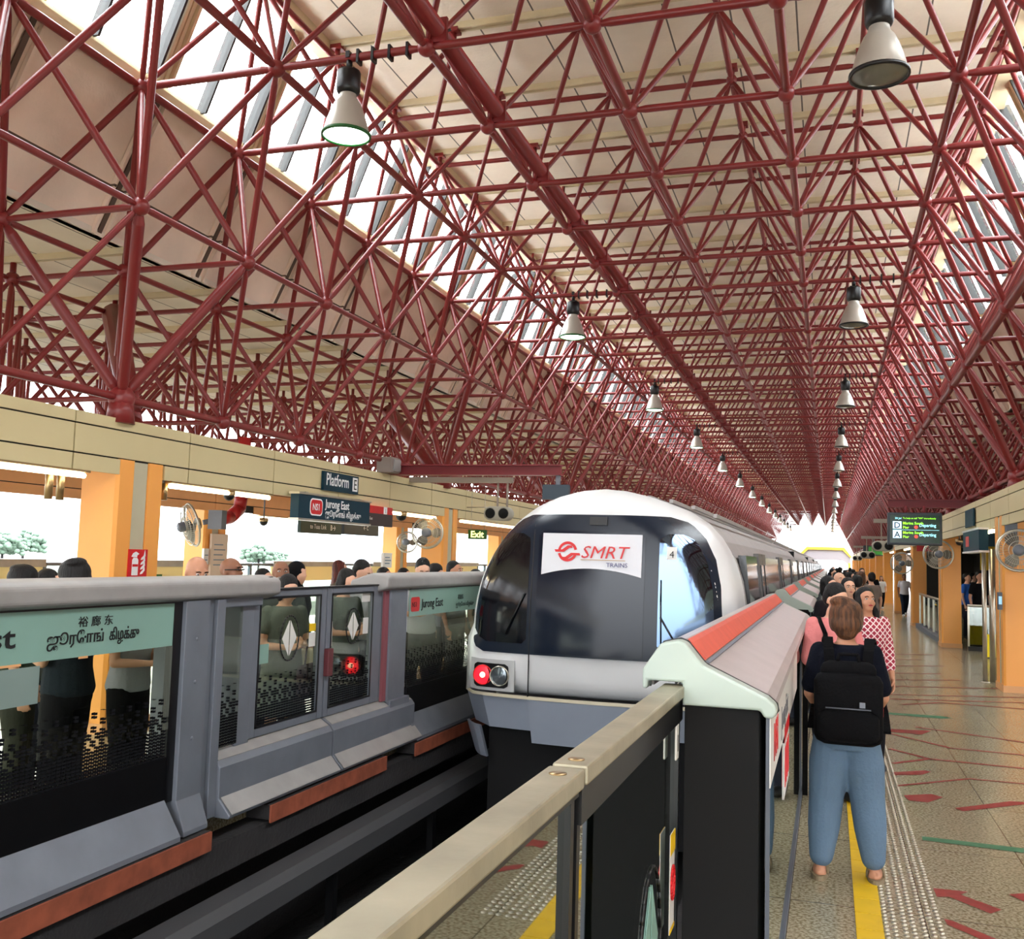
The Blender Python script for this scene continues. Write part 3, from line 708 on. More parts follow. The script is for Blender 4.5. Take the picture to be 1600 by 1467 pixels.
# fire extinguisher sign on the near left column
y0 = ny(0)-.04
zb, zt = onX(207, 902, LF).z, onX(207, 858, LF).z
t = thing('fire_sign', 'red sign with white fire extinguisher and flame symbols on the near left column', 'sign', (LF+.012, y0+.235, zb))
hh = zt-zb
MB().box(-.03, 0, -.02, .26, 0, hh).build('sign_panel', M['redsign'], t)
mb = MB(); mb.prism([(.03, .02), (.12, .02), (.12, hh*.62), (.10, hh*.70), (.05, hh*.70), (.03, hh*.62)], 'x', .001, .004)
mb.prism([(.05, hh*.72), (.10, hh*.72), (.10, hh*.78), (.13, hh*.84), (.08, hh*.92), (.04, hh*.86), (.015, hh*.74), (.03, hh*.73)], 'x', .001, .004)
for q in range(4):
    z = .03+q*hh*.17
    mb.prism([(.155, z), (.19, z+.005), (.225, z+.04), (.215, z+.10), (.20, z+.045), (.165, z+.02)], 'x', .001, .004)
mb.build('symbol', M['inkw'], t); MB().box(.004, .006, .035, .115, hh*.38, hh*.47).build('symbol_band', M['redsign'], t)
# posters and cabinets
def poster(u0, u1, v0, v1, x, lab, m, name='poster', lines=4, cat='poster'):
    a = onX(u0, v1, x); b = onX(u1, v0, x); y_0, y_1 = a.y, b.y; z0, z1 = min(a.z, b.z), max(a.z, b.z)
    t = thing(name, lab, cat, (x, y_0, z0)); bevel(MB().box(-.05, 0, 0, y_1-y_0, 0, z1-z0).build('board', m, t), .006)
    mb = MB()
    for i in range(lines): mb.box(.001, .003, (y_1-y_0)*.15, (y_1-y_0)*(.85 if i % 2 else .7), (z1-z0)*(.25+.6*i/lines), (z1-z0)*(.25+.6*i/lines)+.02)
    mb.build('print', mat('print_grey', (.45, .52, .58), .6), t)
    return t
poster(328, 357, 835, 900, -10.85, 'white notice cabinet on the back column behind the man with glasses', mat('cabinet_cream', (.86, .78, .70), .4), 'notice_cabinet', 5, 'cabinet')
poster(318, 327, 857, 882, -10.87, 'small framed drawing left of the notice cabinet', M['white'], 'framed_notice', 2, 'notice')
poster(599, 613, 864, 887, -6.9, 'small white notice on the orange pillar behind the waiting woman', M['white'], 'wall_notice', 3, 'notice')
# cabinets under the band: hanging tubes on the far left, red pipe
for (u, lab, n_) in ((78, 'pair of brass-coloured tubes hanging below the cream band at far left', 2), (258, 'brass-coloured tube hanging right of the fire sign column', 1)):
    p = onX(u, 738, LF-.12); t = thing('hanging_tube', lab, 'fitting', (p.x, p.y, 2.46))
    for q in range(n_): MB().tube((0, q*.14, 0), (0, q*.14, -.27 if n_ == 2 else -.18), .035, 14).build('tube', M['brass'], t)
    MB().box(-.02, .02, -.05, n_*.14, 0, .03).build('mount', M['psdgrey'], t)
p0 = onX(378, 772, -7.4); p1 = onX(374, 795, -7.4); p2 = onX(360, 808, -7.4); p3 = onX(340, 812, -7.4)
t = thing('red_duct', 'thick red elbow pipe dropping behind the cream band', 'pipe', (p0.x, p0.y, p0.z))
r0 = Vector((0, 0, 0)); mb = MB(); pts = [(0, 0, .75)]+[tuple(Vector((q.x, q.y, q.z))-Vector((p0.x, p0.y, p0.z))) for q in (p0, p1, p2, p3)]
mb.path(pts, .085, 14); mb.build('elbow_pipe', M['redpipe'], t); q = pts[-1]; MB().box(q[0]-.1, q[0]+.1, q[1]-.06, q[1]+.05, q[2]-.12, q[2]+.12).build('wall_plate', M['psdgrey'], t)

# ------------------------------------------------------------ left platform doors
XL = -3.85
def lp(name, lab, y0): return thing(name, lab, 'platform barrier', (XL, y0, 0))
COVL = [(.06, 1.48), (.06, 1.575), (.02, 1.60), (-.10, 1.615), (-.32, 1.54), (-.34, 1.44), (-.05, 1.44)]
def cover_left(t, y0, y1, parent=None):
    o = MB().prism(COVL, 'y', y0, y1).build('cover', M['cover'], t); bevel(o, .02, 3, 20); return o
def fixed_left(lab, y0, y1, loc0, g0, g1, postL=None):
    t = lp('platform_screen', lab, loc0)
    d = lambda y: y-loc0
    cover_left(t, d(y0), d(y1))
    mb = MB(); mb.box(-.16, 0, d(g0), d(g1), .24, .52); mb.box(-.1, .005, d(g0), d(g1), 1.45, 1.49); mb.build('kick_panel', M['black'], t)
    MB().prism([(-.02, .24), (.0, .26), (.13, .06), (.13, .03), (-.2, .03), (-.2, .24)], 'y', d(g0), d(g1)).build('sill', M['psdgrey'], t)
    MB().box(-.025, -.010, d(g0), d(g1), .52, 1.45).build('glass_pane', M['frit'], t)
    MB().box(-.009, -.004, d(g0), d(g1), 1.19, 1.45).build('frosted_band', M['frost'], t)
    return t
t1 = fixed_left('near glass platform barrier with station name in Chinese and Tamil, far left', 1.0, 6.38, 3.0, 1.0, 5.24)
d = lambda y: y-3.0
for z, nm in ((.06, ''),): pass
MB().box(-.05, .0, d(5.235), d(5.315), .24, 1.46).build('edge_strip', M['black'], t1)
mb = MB(); mb.prism([(-.2, .03), (.10, .03), (.10, .06), (.03, .24), (.03, 1.46), (-.2, 1.46)], 'y', d(5.315), d(5.56)); mb.box(-.2, .0, d(5.56), d(5.65), .05, 1.46); mb.box(-.2, .03, d(5.65), d(5.74), .05, 1.46)
for z in (.6, .95, 1.22): mb.lathe([(.0001, .036), (.012, .034), (.014, .03)], (0, d(5.44), z), 10, axis='x')
bevel(mb.build('post', M['psdgrey'], t1), .008)
MB().box(-.03, -.02, d(5.74), d(6.02), .47, 1.42).build('small_glass_pane', M['frit'], t1)
mb = MB(); mb.box(-.3, -.04, d(6.02), d(6.2), .42, 1.46); mb.box(-.05, .0, d(5.74), d(6.24), 1.40, 1.48); bevel(mb.build('door_pocket', M['psdgrey'], t1), .006)
mb = MB(); mb.box(-.004, -.0025, d(1.0), d(4.16), .98, 1.17); mb.build('frosted_notice', M['frost2'], t1)
for a, b in ((3.7, 4.03), (4.43, 4.50)): MB().box(-.002, .0, d(a), d(b), 1.180, 1.192).build('tape', M['tan'], t1)
text('Jurong', .15, (.0, d(3.05), 1.275), TX, M['ink'], t1, fit=.48, bold=.002); text('East', .15, (.0, d(3.60), 1.275), TX, M['ink'], t1, fit=.37, bold=.002)
text('\u88d5 \u5eca \u4e1c', .062, (.0, d(4.41), 1.355), TX, M['ink'], t1, fit=.27)
text('\u0b9c\u0bc2\u0bb0\u0bcb\u0b99\u0bcd', .085, (.0, d(4.19), 1.265), TX, M['ink'], t1, fit=.42, bold=.001)
text('\u0b95\u0bbf\u0bb4\u0b95\u0bcd\u0b95\u0bc1', .085, (.0, d(4.66), 1.265), TX, M['ink'], t1, fit=.25, bold=.001)
MB().box(-.04, .02, d(6.28), d(6.32), 1.595, 1.602).build('lock_slot', M['black'], t1)
t2 = fixed_left('glass barrier beyond the doors with red badge and small station name', 8.22, 13.6, 8.3, 8.86, 13.6)
d = lambda y: y-8.3
mb = MB(); mb.box(-.2, -.0, d(8.42), d(8.80), .05, 1.46); mb.prism([(-.2, .03), (.10, .03), (.03, .24), (.03, .45), (-.2, .45)], 'y', d(8.42), d(8.86)); bevel(mb.build('post', M['psdgrey'], t2), .008)
MB().box(-.045, -.02, d(8.34), d(8.42), .45, 1.46).build('dull_red_strip', mat('faint_red', (.55, .30, .33), .5), t2)  # narrow strip in an even dull red
mb = MB(); y_ = 8.92-8.3
def rr_box(y0, y1, z0, z1, r, x): 
    pts = []
    for cy_, cz_, a0 in ((y1-r, z1-r, 0), (y0+r, z1-r, 90), (y0+r, z0+r, 180), (y1-r, z0+r, 270)):
        for q in range(5): a = math.radians(a0+q*22.5); pts.append((cy_+r*math.cos(a), cz_+r*math.sin(a)))
    mb.prism(pts, 'x', x, x+.002)
rr_box(d(8.84)+.05, d(9.10), 1.235, 1.375, .03, -.003); mb.build('line_badge', M['redsign'], t2)
text('NS1', .07, (.0, d(8.91), 1.28), TX, M['ink'], t2); text('Jurong East', .125, (.0, d(9.15), 1.265), TX, M['ink'], t2, bold=.001)
text('\u88d5\u5eca\u4e1c', .06, (.0, d(10.15), 1.32), TX, mat('ink_faint', (.25, .33, .31), .6), t2); text('\u0b9c\u0bc2\u0bb0\u0bcb\u0b99\u0bcd \u0b95\u0bbf\u0bb4\u0b95\u0bcd\u0b95\u0bc1', .06, (.0, d(10.1), 1.24), TX, MC['ink_faint'], t2)
# lower door boxes
def door_box(lab, y0, y1, chamf):
    t = lp('threshold_box', lab, y0); L = y1-y0
    pr = [(-.2, .04), (.13, .04), (.14, .06), (.05, .16), (.05, .36), (.02, .40), (-.10, .475), (-.2, .475)]
    bevel(MB().prism(pr, 'y', 0, L).build('base_casing', M['psdgrey'], t), .006)
    MB().prism([(.052, .165), (.142, .066), (.146, .068), (.056, .170)], 'y', .02, L-.02).build('lip', M['cover'], t)
    mb = MB(); mb.prism([(-.10, .477), (.02, .402), (.02, .406), (-.10, .481)], 'y', .02, L-.02).build('ledge', M['cover'], t)
    return t
door_box('nearer half of the grey box below the left platform doors', 5.74, 7.29, 0)
door_box('farther half of the grey box below the left platform doors', 7.31, 8.95, 1)
def leaf(lab, y0, y1, g0, g1, ov, flip):
    t = lp('platform_door', lab, y0); d = lambda y: y-y0; x0, x1 = -.10, -.045
    mb = MB(); mb.box(x0, x1, 0, d(g0), .46, 1.50); mb.box(x0, x1, d(g1), d(y1), .46, 1.50); mb.box(x0, x1, d(g0), d(g1), 1.45, 1.50); mb.box(x0, x1, d(g0), d(g1), .46, .52)
    bevel(mb.build('door_frame', M['psdgrey'], t), .006)
    MB().box(x0-.01, x1+.012, 0, d(y1), 1.50, 1.512).build('top_seal', M['black'], t)
    mb = MB(); a = .014
    for p_, q_ in (((g0, g1), (.52, .52+a)), ((g0, g1), (1.45-a, 1.45)), ((g0, g0+a), (.52, 1.45)), ((g1-a, g1), (.52, 1.45))): mb.box(x1-.005, x1+.003, d(p_[0]), d(p_[1]), q_[0], q_[1])
    mb.build('glazing_seal', M['black'], t)
    MB().box(-.075, -.068, d(g0), d(g1), .52, 1.45).build('glass_pane', M['frit'], t)
    oy, oz, ry, rz = ov
    mb = MB(); n = 28; pts = [(-.064, d(oy)+ry*math.cos(2*PI*i/n), oz+rz*math.sin(2*PI*i/n)) for i in range(n+1)]
    for i in range(n): mb.tube(pts[i], pts[i+1], .006, 5)
    mb.build('ring_symbol', M['black'], t)
    mb = MB()
    for s in (-1, 1): mb.prism([(d(oy)+s*.008, oz+rz*.78), (d(oy)+s*ry*.78, oz+.0), (d(oy)+s*.008, oz-rz*.78), (d(oy)+s*.008, oz)], 'x', -.067, -.064)
    mb.build('arrow_symbol', M['white'], t)
    return t
ld = leaf('left leaf of the near pair of platform doors, ring symbol over a handbag', 6.2, 7.27, 6.28, 7.18, (6.74, 1.13, .135, .17), 0)
MB().box(-.066, -.064, .10, .25, .97, 1.11).build('sticker', M['frost'], ld); MB().box(-.066, -.064, .84, .94, 1.16, 1.22).build('yellow_sticker', M['yell'], ld); MB().box(-.066, -.064, .84, .94, 1.04, 1.15).build('white_sticker', M['white'], ld)
rd = leaf('right leaf of the near pair of platform doors, ring symbol right of centre', 7.29, 8.32, 7.36, 8.14, (7.80, 1.16, .13, .15), 1)
MB().box(-.066, -.064, .66, .82, 1.36, 1.44).build('sticker', M['white'], rd); MB().box(-.066, -.064, .70, .80, 1.08, 1.22).build('sticker', M['white'], rd)
MB().box(-.066, -.064, .09, .13, 1.02, 1.22).build('sticker', M['white'], rd)
bevel(MB().box(-.045, .0, -.03, .05, .79, 1.01).build('door_latch', mat('latch_maroon', (.38, .16, .18), .4), rd), .005)
# kerb with rust-coloured edge in two lengths
for a, b, lab in ((1.0, 5.54, 'rust-edged kerb strip below the near left barrier'), (6.24, 8.14, 'short rust-edged kerb strip below the left platform doors'), (8.78, 14, 'rust-edged kerb strip beyond the left platform doors')):
    t = thing('kerb_strip', lab, 'kerb', (XL, a, 0)); MB().box(-.05, .135, 0, b-a, -.08, .02).build('kerb_top', M['concrete'], t); MB().box(.135, .15, 0, b-a, -.10, .018).build('kerb_edge', M['rust'], t)

# far side of the left platform: low screen with green arrows
XF = -13.5
for j in range(7):
    y0 = -1+j*5.8
    t = thing('platform_screen', 'low glass barrier at the far edge of the left platform, seen over the waiting heads', 'platform barrier', (XF, y0, 0), 0, 'far barriers of the left platform')
    MB().box(-.2, .05, 0, 3.9, 1.36, 1.50).build('cover', M['cover'], t)
    MB().box(-.05, .0, 0, 3.9, .98, 1.36).build('screen_panel', mat('yellow_cream', (.90, .84, .62), .5), t); MB().box(-.03, -.02, 0, 3.9, .05, .98).build('glass_pane', M['glass'], t)
    mb = MB(); mb.box(-.06, .02, 3.9, 4.8, 1.38, 1.44); mb.box(-.05, .02, 4.78, 4.86, 0, 1.44); mb.box(-.06, .02, 4.9, 5.8, 1.38, 1.44); mb.box(-.05, .02, 3.88, 3.95, 0, 1.44); mb.build('door_frame', M['psddark'], t)
    MB().box(-.03, -.02, 3.95, 5.8, .1, 1.38).build('glass_pane', M['glass'], t)
    mb = MB().lathe([(.0001, .008), (.10, .008), (.10, 0)], (0, .9, 1.16), 20, axis='x'); mb.build('arrow_disc', M['green'], t)
    text('\u2192', .2, (.012, .80, 1.09), TX, M['inkw'], t, bold=.004); MB().box(0, .004, 1.2, 1.45, 1.12, 1.20).build('line_badge', M['green'], t)

# ------------------------------------------------------------ right platform doors
COVR = [(-.68, 1.31), (-.68, 1.38), (-.615, 1.475), (-.55, 1.49), (-.52, 1.48), (-.455, 1.405), (-.225, 1.305), (-.195, 1.28), (-.19, 1.255), (-.205, 1.235), (-.235, 1.235), (-.25, 1.26), (-.53, 1.26), (-.53, 1.34), (-.66, 1.34), (-.66, 1.31)]
def housing(y0, y1, lab, grp=None, near=False):
    t = thing('door_housing', lab, 'platform barrier', (0, y0, 0), 0, grp); L = y1-y0
    grow = lambda pts, g: [(-.43+(x+.43)*(1+g), 1.36+(z-1.36)*(1+g*2)) for x, z in pts]
    for a, b in ((0, .10), (L-.10, L)):
        o = MB().prism(grow(COVR, .03), 'y', a, b).build('end_cap', M['capg'], t); 
        if near: bevel(o, .012, 3, 25)
    MB().prism(grow(COVR, .045), 'y', .10, .115).build('end_seal', M['black'], t)
    MB().prism(COVR, 'y', .115, L-.10).build('cover', M['offw'], t)
    MB().prism([(-.530, 1.4935), (-.515, 1.4785), (-.462, 1.417), (-.458, 1.421), (-.512, 1.483), (-.528, 1.497)], 'y', .116, L-.10).build('coral_stripe', M['coral'], t)
    MB().prism([(-.458, 1.4115), (-.445, 1.405), (-.443, 1.409), (-.456, 1.4155)], 'y', .116, L-.10).build('groove', M['psdgrey'], t)
    bevel(MB().box(-.53, -.25, .05, .42, 0, 1.26).build('end_post', M['blackm'], t), .004)
    MB().box(-.53, -.50, .42, L-.05, 0, 1.26).build('track_side_panel', M['black'], t)
    MB().box(-.222, -.212, .05, L-.06, .03, 1.255).build('glass_pane', M['leafg'], t)
    mb = MB(); mb.box(-.225, -.209, .042, .050, 0, 1.25); mb.box(-.235, -.205, L*.64, L*.64+.02, 0, 1.25); mb.box(-.24, -.2, .05, L-.05, 0, .04); mb.build('glazing_bar', M['psddark'], t)
    mb = MB(); mb.box(-.5, -.23, L-.30, L-.05, 0, 1.26)
    mb.build('end_post', M['blackm'], t)
    return t
h1 = housing(3.85, 10.7, 'nearest platform door housing on the right with coral stripe and white sloping cover', None, True)
MB().box(-.211, -.207, .03, 3.2, .97, 1.25).build('sign_band', M['white'], h1)
TXR = (PI/2, 0, PI/2)
text('NS1', .20, (-.205, .25, 1.03), TXR, M['redsign'], h1, bold=.004); text('Jurong East', .16, (-.205, .9, 1.04), TXR, mat('ink_grey', (.4, .4, .42), .6), h1)
MB().box(-.211, -.207, 1.25, 1.85, .66, .97).build('poster', M['white'], h1); mb = MB(); [mb.box(-.207, -.204, 1.30+.13*i, 1.36+.13*i, .71, .90) for i in range(4)]; mb.build('poster_print', M['redsign'], h1)
MB().box(-.211, -.206, 1.25, 1.85, .93, 1.0).build('poster_head', M['redsign'], h1)
MB().box(-.20, -.16, 4.44, 4.53, 0, 1.26).build('black_post', M['blackm'], h1)
hs = []
for j in range(18):
    y0 = 12.75+5.8*j
    lab = ['second platform door housing along the right edge, just beyond the near one', 'third platform door housing along the right edge'][j] if j < 2 else 'distant platform door housing in the receding row on the right edge'
    if j == 0: h2 = housing(y0, y0+3.6, lab, 'platform door housings of the right edge'); o = h2
    else:
        o = dup(h2, None, (0, y0, 0)); o['label'] = lab
    # closed doors between housings
def leafr(y0, y1, lab, grp, fz=1.19):
    t = thing('platform_door', lab, 'platform door', (-.57, y0, 0), 0, grp); L = y1-y0
    o = MB().box(-.043, .043, 0, L, 1.28, 1.325).build('top_rail', M['rail'], t); bevel(o, .006)
    MB().box(-.03, .03, 0, L, fz, 1.28).build('upper_frame', M['black'], t)
    mb = MB(); mb.box(-.02, .02, 0, .03, .08, fz); mb.box(-.02, .02, L-.03, L, .08, fz); mb.box(-.03, .03, 0, L, 0, .08); mb.build('door_frame', M['black'], t)
    MB().box(-.005, .005, .03, L-.03, .08, fz).build('glass_pane', M['leafg'], t)
    return t
la = leafr(2.27, 3.92, 'right-hand near door leaf with worn steel rail meeting the housing', None)
lb = leafr(.35, 2.24, 'door leaf closest to the viewer with worn steel rail running out of frame', None, 1.262)
for t, y in ((la, .06), (lb, 1.81)): MB().lathe([(.0001, .0), (.020, .0), (.020, .002), (.0001, .002)], (0, y, 1.325), 16).build('rail_bolt', M['brass'], t)
mb = MB(); mb.box(.022, .030, 1.50, 1.56, 1.06, 1.19); bevel(mb.build('switch_sticker', M['white'], la), .004); MB().box(.030, .031, 1.525, 1.537, 1.09, 1.15).build('switch_mark', M['ink'], la)
MB().box(.022, .024, 1.42, 1.53, .46, .81).build('warning_sticker', M['white'], la); MB().box(.0245, .026, 1.42, 1.53, .735, .81).build('sticker_head', M['yell'], la); MB().box(.0245, .026, 1.42, 1.53, .46, .475).build('sticker_foot', M['yell'], la)
mb = MB(); n = 24; pts = [(.027, 1.475+.042*math.cos(2*PI*i/n), .63+.06*math.sin(2*PI*i/n)) for i in range(n+1)]
for i in range(n): mb.tube(pts[i], pts[i+1], .004, 5)
mb.tube((.027, 1.445, .59), (.027, 1.505, .67), .004, 5); mb.build('no_leaning_ring', M['redsign'], la); MB().box(.0245, .026, 1.465, 1.485, .60, .66).build('pictogram', M['ink'], la)
mb = MB(); pts = [(.008, 1.12+.20*math.cos(2*PI*i/n), .52+.26*math.sin(2*PI*i/n)) for i in range(n+1)]
for i in range(n): mb.tube(pts[i], pts[i+1], .004, 8)
mb.build('ring_symbol', M['black'], la); mb = MB()
for s in (-1, 1): mb.prism([(1.12+s*.012, .72), (1.12+s*.14, .52), (1.12+s*.012, .32)], 'x', .006, .009)
mb.build('arrow_symbol', M['frost'], la)
g0 = leafr(10.75, 11.70, 'closed platform door leaf in the first gap beyond the near housing', 'closed platform doors of the right edge')
g1 = dup(g0, None, (-.57, 11.73, 0))
for j in range(18):
    y0 = 12.75+5.8*j+3.62
    for q in (0, 1):
        o = dup(g0, None, (-.57, y0+q*1.08, 0)); o['label'] = 'closed platform door leaf in the distant row of the right edge'; 

# ------------------------------------------------------------ train
tr = thing('train', 'white metro train with dark front mask standing at the platform', 'train', (TC, 9.2, -1.1))
def TP(x, y, z): return (x, y-9.2, z+1.1)
WZ = [(-.05, 1.30), (.44, 1.375), (.8, 1.37), (1.2, 1.33), (1.6, 1.27), (1.85, 1.19), (2.05, 1.07), (2.2, .93), (2.32, .74), (2.42, .48), (2.48, .22), (2.50, 0.0)]
def W(z):
    if z <= WZ[0][0]: return WZ[0][1]
    for (a, wa), (b, wb) in zip(WZ, WZ[1:]):
        if z <= b: return wa+(wb-wa)*(z-a)/(b-a)
    return 0
cz = 1.15
def fy(x, z):
    w_ = max(W(z), .02); tt = min(1, abs(x)/w_); tz = max(0, (z-cz)/(2.5-cz)); m = max(tt, tz)
    rr = math.hypot(x/1.37, max(0, z-cz)/1.36)
    return 9.15+.16*(x/1.37)**2+.08*max(0, z-.9)**1.5+.55*max(0, (rr-.80)/.22)**2*(.6 if z < 1 else 1)
def outline(n=30):
    o = []
    zs = [.44+(2.05-.44)*i/12 for i in range(12)]+[2.05, 2.14, 2.2, 2.26, 2.32, 2.37, 2.42, 2.455, 2.48]
    L = [(-W(z), z) for z in zs]; R = [(W(z), z) for z in reversed(zs)]
    return L+[(0, 2.50)]+R
OL = outline()
# face shell
rings = []
for t_ in (0.02, .15, .3, .45, .6, .72, .82, .9, .96, 1.0):
    rings.append([TP(x*t_, fy(x*t_, cz+(z-cz)*t_), cz+(z-cz)*t_) for x, z in OL])
rings.append([TP(x*1.0, 10.15, z) for x, z in OL]); rings.append([TP(x*1.006, 10.6, z+.005) for x, z in OL])
MB().rings(rings, cap=False).build('cab_shell', M['tw'], tr)
def patch(z0, z1, fl, fr, off, nm, m, nxn=14, nz=20, th=.01, parent=tr):
    mb = MB(); vs = []; fs = []
    for j in range(nz+1):
        z = z0+(z1-z0)*j/nz; a, b = fl(z), fr(z)
        for i in range(nxn+1):
            x = a+(b-a)*i/nxn; vs.append(TP(x, fy(x, z)-off, z))
    for j in range(nz):
        for i in range(nxn): q = j*(nxn+1)+i; fs.append((q, q+1, q+nxn+2, q+nxn+1))
    mb.add(list(vs), fs, 0, True); fs = []
    nb = len(vs); vs += [(x, y+off+.01, z) for x, y, z in vs]
    rim = [i for i in range(nxn+1)]+[j*(nxn+1)+nxn for j in range(1, nz+1)]+[nz*(nxn+1)+i for i in range(nxn-1, -1, -1)]+[j*(nxn+1) for j in range(nz-1, 0, -1)]
    for a, b in zip(rim, rim[1:]+rim[:1]): fs.append((a, b, b+nb, a+nb))
    mb.add(vs, fs, 0, False); 
    o = mb.build(nm, m, parent); return o
def corner(z, z0, z1, r0, r1):
    d = 0
    if z < z0+r0: d = r0-math.sqrt(max(0, r0*r0-(z0+r0-z)**2))
    if z > z1-r1: d = max(d, r1-math.sqrt(max(0, r1*r1-(z-z1+r1)**2)))
    return d
ml = lambda z: -(max(.0, W(z+.03)-.14+.08*min(1, max(0, (z-.9)/1.1)))-corner(z, .87, 2.22, .14, .10))
mk = patch(.87, 2.22, lambda z: ml(z), lambda z: -ml(z), .012, 'front_mask', M['tmask'], 24, 34)
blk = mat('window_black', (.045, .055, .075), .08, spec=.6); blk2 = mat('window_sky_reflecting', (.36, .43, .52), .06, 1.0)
wl_ = lambda z: -(max(.1, W(z+.06)-.20+.08*min(1, max(0, (z-.9)/1.1)))-corner(z, .97, 2.06, .10, .10))
patch(.97, 2.03, wl_, lambda z: -.63-.0*z-corner(z, .97, 2.03, .04, .08), .020, 'left_window', blk, 12, 24)
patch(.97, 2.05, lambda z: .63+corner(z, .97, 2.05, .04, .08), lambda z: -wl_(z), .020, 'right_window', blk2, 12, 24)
patch(.89, 2.06, lambda z: -.54+corner(z, .85, 2.06, .02, .05), lambda z: .50-corner(z, .85, 2.06, .02, .05), .020, 'door_window', mat('window_slate', (.07, .10, .16), .12, spec=.3), 12, 24)
patch(.47, 2.12, lambda z: -.60, lambda z: -.592, .015, 'door_seam', M['black'], 1, 20)
patch(2.12, 2.20, lambda z: -.04, lambda z: .13, .035, 'top_marker_lamp', M['black'], 2, 2)
# white logo board with arched bottom edge
bz = lambda x: 1.63+.075*(1-((x+.02)/.5)**2)
mb = MB(); vs = []; fs = []; n = 16
for i in range(n+1):
    x = -.50+.97*i/n
    for j in range(5):
        z = bz(x)+(2.035-bz(x))*j/4; vs.append(TP(x, fy(x, z)-.028, z))
for i in range(n):
    for j in range(4): q = i*5+j; fs.append((q, q+5, q+6, q+1))
mb.add(vs, fs); lg = mb.build('logo_board', mat('board_white', (.86, .86, .88), .4, emit=.0), tr)
def on_face(x, z, off=.034): return TP(x, fy(x, z)-off, z)
lx, lz = -.245, 1.862
mb = MB()
def arcpts(r, a0, a1, n=16): return [(lx+r*math.cos(math.radians(a0+(a1-a0)*i/n)), lz+r*math.sin(math.radians(a0+(a1-a0)*i/n))) for i in range(n+1)]
def ribbon(inner, outer):
    vs = [on_face(x, z) for x, z in inner]+[on_face(x, z) for x, z in outer]; n = len(inner); mb.add(vs, [(i, i+1, n+i+1, n+i) for i in range(n-1)])
ribbon(arcpts(.070, 12, 170), arcpts(.096, 12, 170)); ribbon(arcpts(.070, 192, 350), arcpts(.096, 192, 350))
def bar(pts): mb.add([on_face(lx+x, lz+z) for x, z in pts], [tuple(range(len(pts)))])
bar([(-.12, -.005), (-.035, -.005), (.02, .035), (.05, .035), (.04, .058), (.0, .058), (-.055, .018), (-.13, .018)])
bar([(.12, -.012), (.035, -.012), (-.02, -.052), (-.05, -.052), (-.04, -.075), (.0, -.075), (.055, -.035), (.13, -.035)])
mb.build('round_logo', M['redsign'], tr)
q = on_face(0, 1.805, .042); q = (q[0]-.115, q[1], q[2]); text('SMRT', .165, q, TY, M['redsign'], tr, fit=.47, shear=.28)
q = on_face(0, 1.785, .036); q = (q[0]-.11, q[1], q[2]); MB().box(q[0], q[0]+.43, q[1]-.003, q[1], q[2], q[2]+.006).build('underline', mat('gold_line', (.75, .60, .40), .5), tr)
q = on_face(0.1, 1.725, .040); q = (q[0]+.04, q[1], q[2]); text('TRAINS', .058, q, TY, mat('ink_blue', (.30, .30, .50), .5), tr, sx=1.05)
patch(1.81, 1.93, lambda z: .70, lambda z: .79, .024, 'number_card', M['white'], 1, 1); q = on_face(.725, 1.83, .032); text('4', .09, q, TY, M['ink'], tr)
mb = MB(); mb.path([on_face(.67, .95, .03), on_face(.66, 1.42, .05), on_face(.655, 1.62, .03)], .008, 6); mb.path([on_face(.66, 1.28, .05), on_face(.84, .98, .04)], .010, 6); mb.build('wiper', M['black'], tr)
mb = MB(); mb.path([on_face(-.66, 1.45, .04), on_face(-.84, 1.05, .04)], .008, 6); mb.build('wiper', M['black'], tr)
# lamp boxes
for s in (-1, 1):
    x0, x1 = (-1.24, -.74) if s < 0 else (.74, 1.24)
    patch(.50, .80, lambda z: x0, lambda z: x1, .014, 'lamp_frame', mat('frame_silver', (.80, .80, .80), .35, .3), 4, 4)
    hb = patch(.53, .76, lambda z: x0+.06+corner(z, .53, .76, .04, .04), lambda z: x1-.06-corner(z, .53, .76, .04, .04), .022, 'lamp_box', M['black'], 6, 12)
    for q, xx in enumerate((x0+.17, x1-.15)):
        a = on_face(xx, .645, .022)
        lit = (q == 0 and s < 0) or (q == 1 and s > 0)
        rb = MB().lathe([(.098, 0), (.098, .02), (.088, .024), (.088, .004)], a, 22, axis='y').build('lamp_ring', M['steel'] if not lit else M['redsign'], tr)
        MB().lathe([(.0001, .016), (.05, .014), (.088, .006)], a, 22, axis='y').build('red_tail_lamp' if lit else 'head_lamp', mat('tail_red', (1, .08, .13), .3, emit=2.0) if lit else mat('lamp_clear', (.45, .48, .50), .08, .7), tr)
        if lit: MB().ball((a[0], a[1]-.018, a[2]), .028, n=12, k=8).build('lamp_bulb', mat('bulb_warm', (1, .75, .6), .3, emit=3), tr)
# skirt
sk = MB()
def prof(z0, z1, xa, xb, off, nxn=10):
    vs = []; fs = []
    for j in range(5):
        z = z0+(z1-z0)*j/4
        for i in range(nxn+1): x = xa+(xb-xa)*i/nxn; x_ = x*(1-.06*(z1-z)/max(.01, z1-z0)); vs.append(TP(x_, fy(x, .5)+off+.16*(z1-z), z))
    for j in range(4):
        for i in range(nxn): q = j*(nxn+1)+i; fs.append((q, q+1, q+nxn+2, q+nxn+1))
    nb = len(vs); vs += [(x, y+.06, z) for x, y, z in vs]; fs += [tuple(i+nb for i in reversed(f)) for f in fs]
    rim = [i for i in range(nxn+1)]+[j*(nxn+1)+nxn for j in range(1, 5)]+[4*(nxn+1)+i for i in range(nxn-1, -1, -1)]+[j*(nxn+1) for j in range(3, 0, -1)]
    for a, b in zip(rim, rim[1:]+rim[:1]): fs.append((a, b, b+nb, a+nb))
    sk.add(vs, fs)
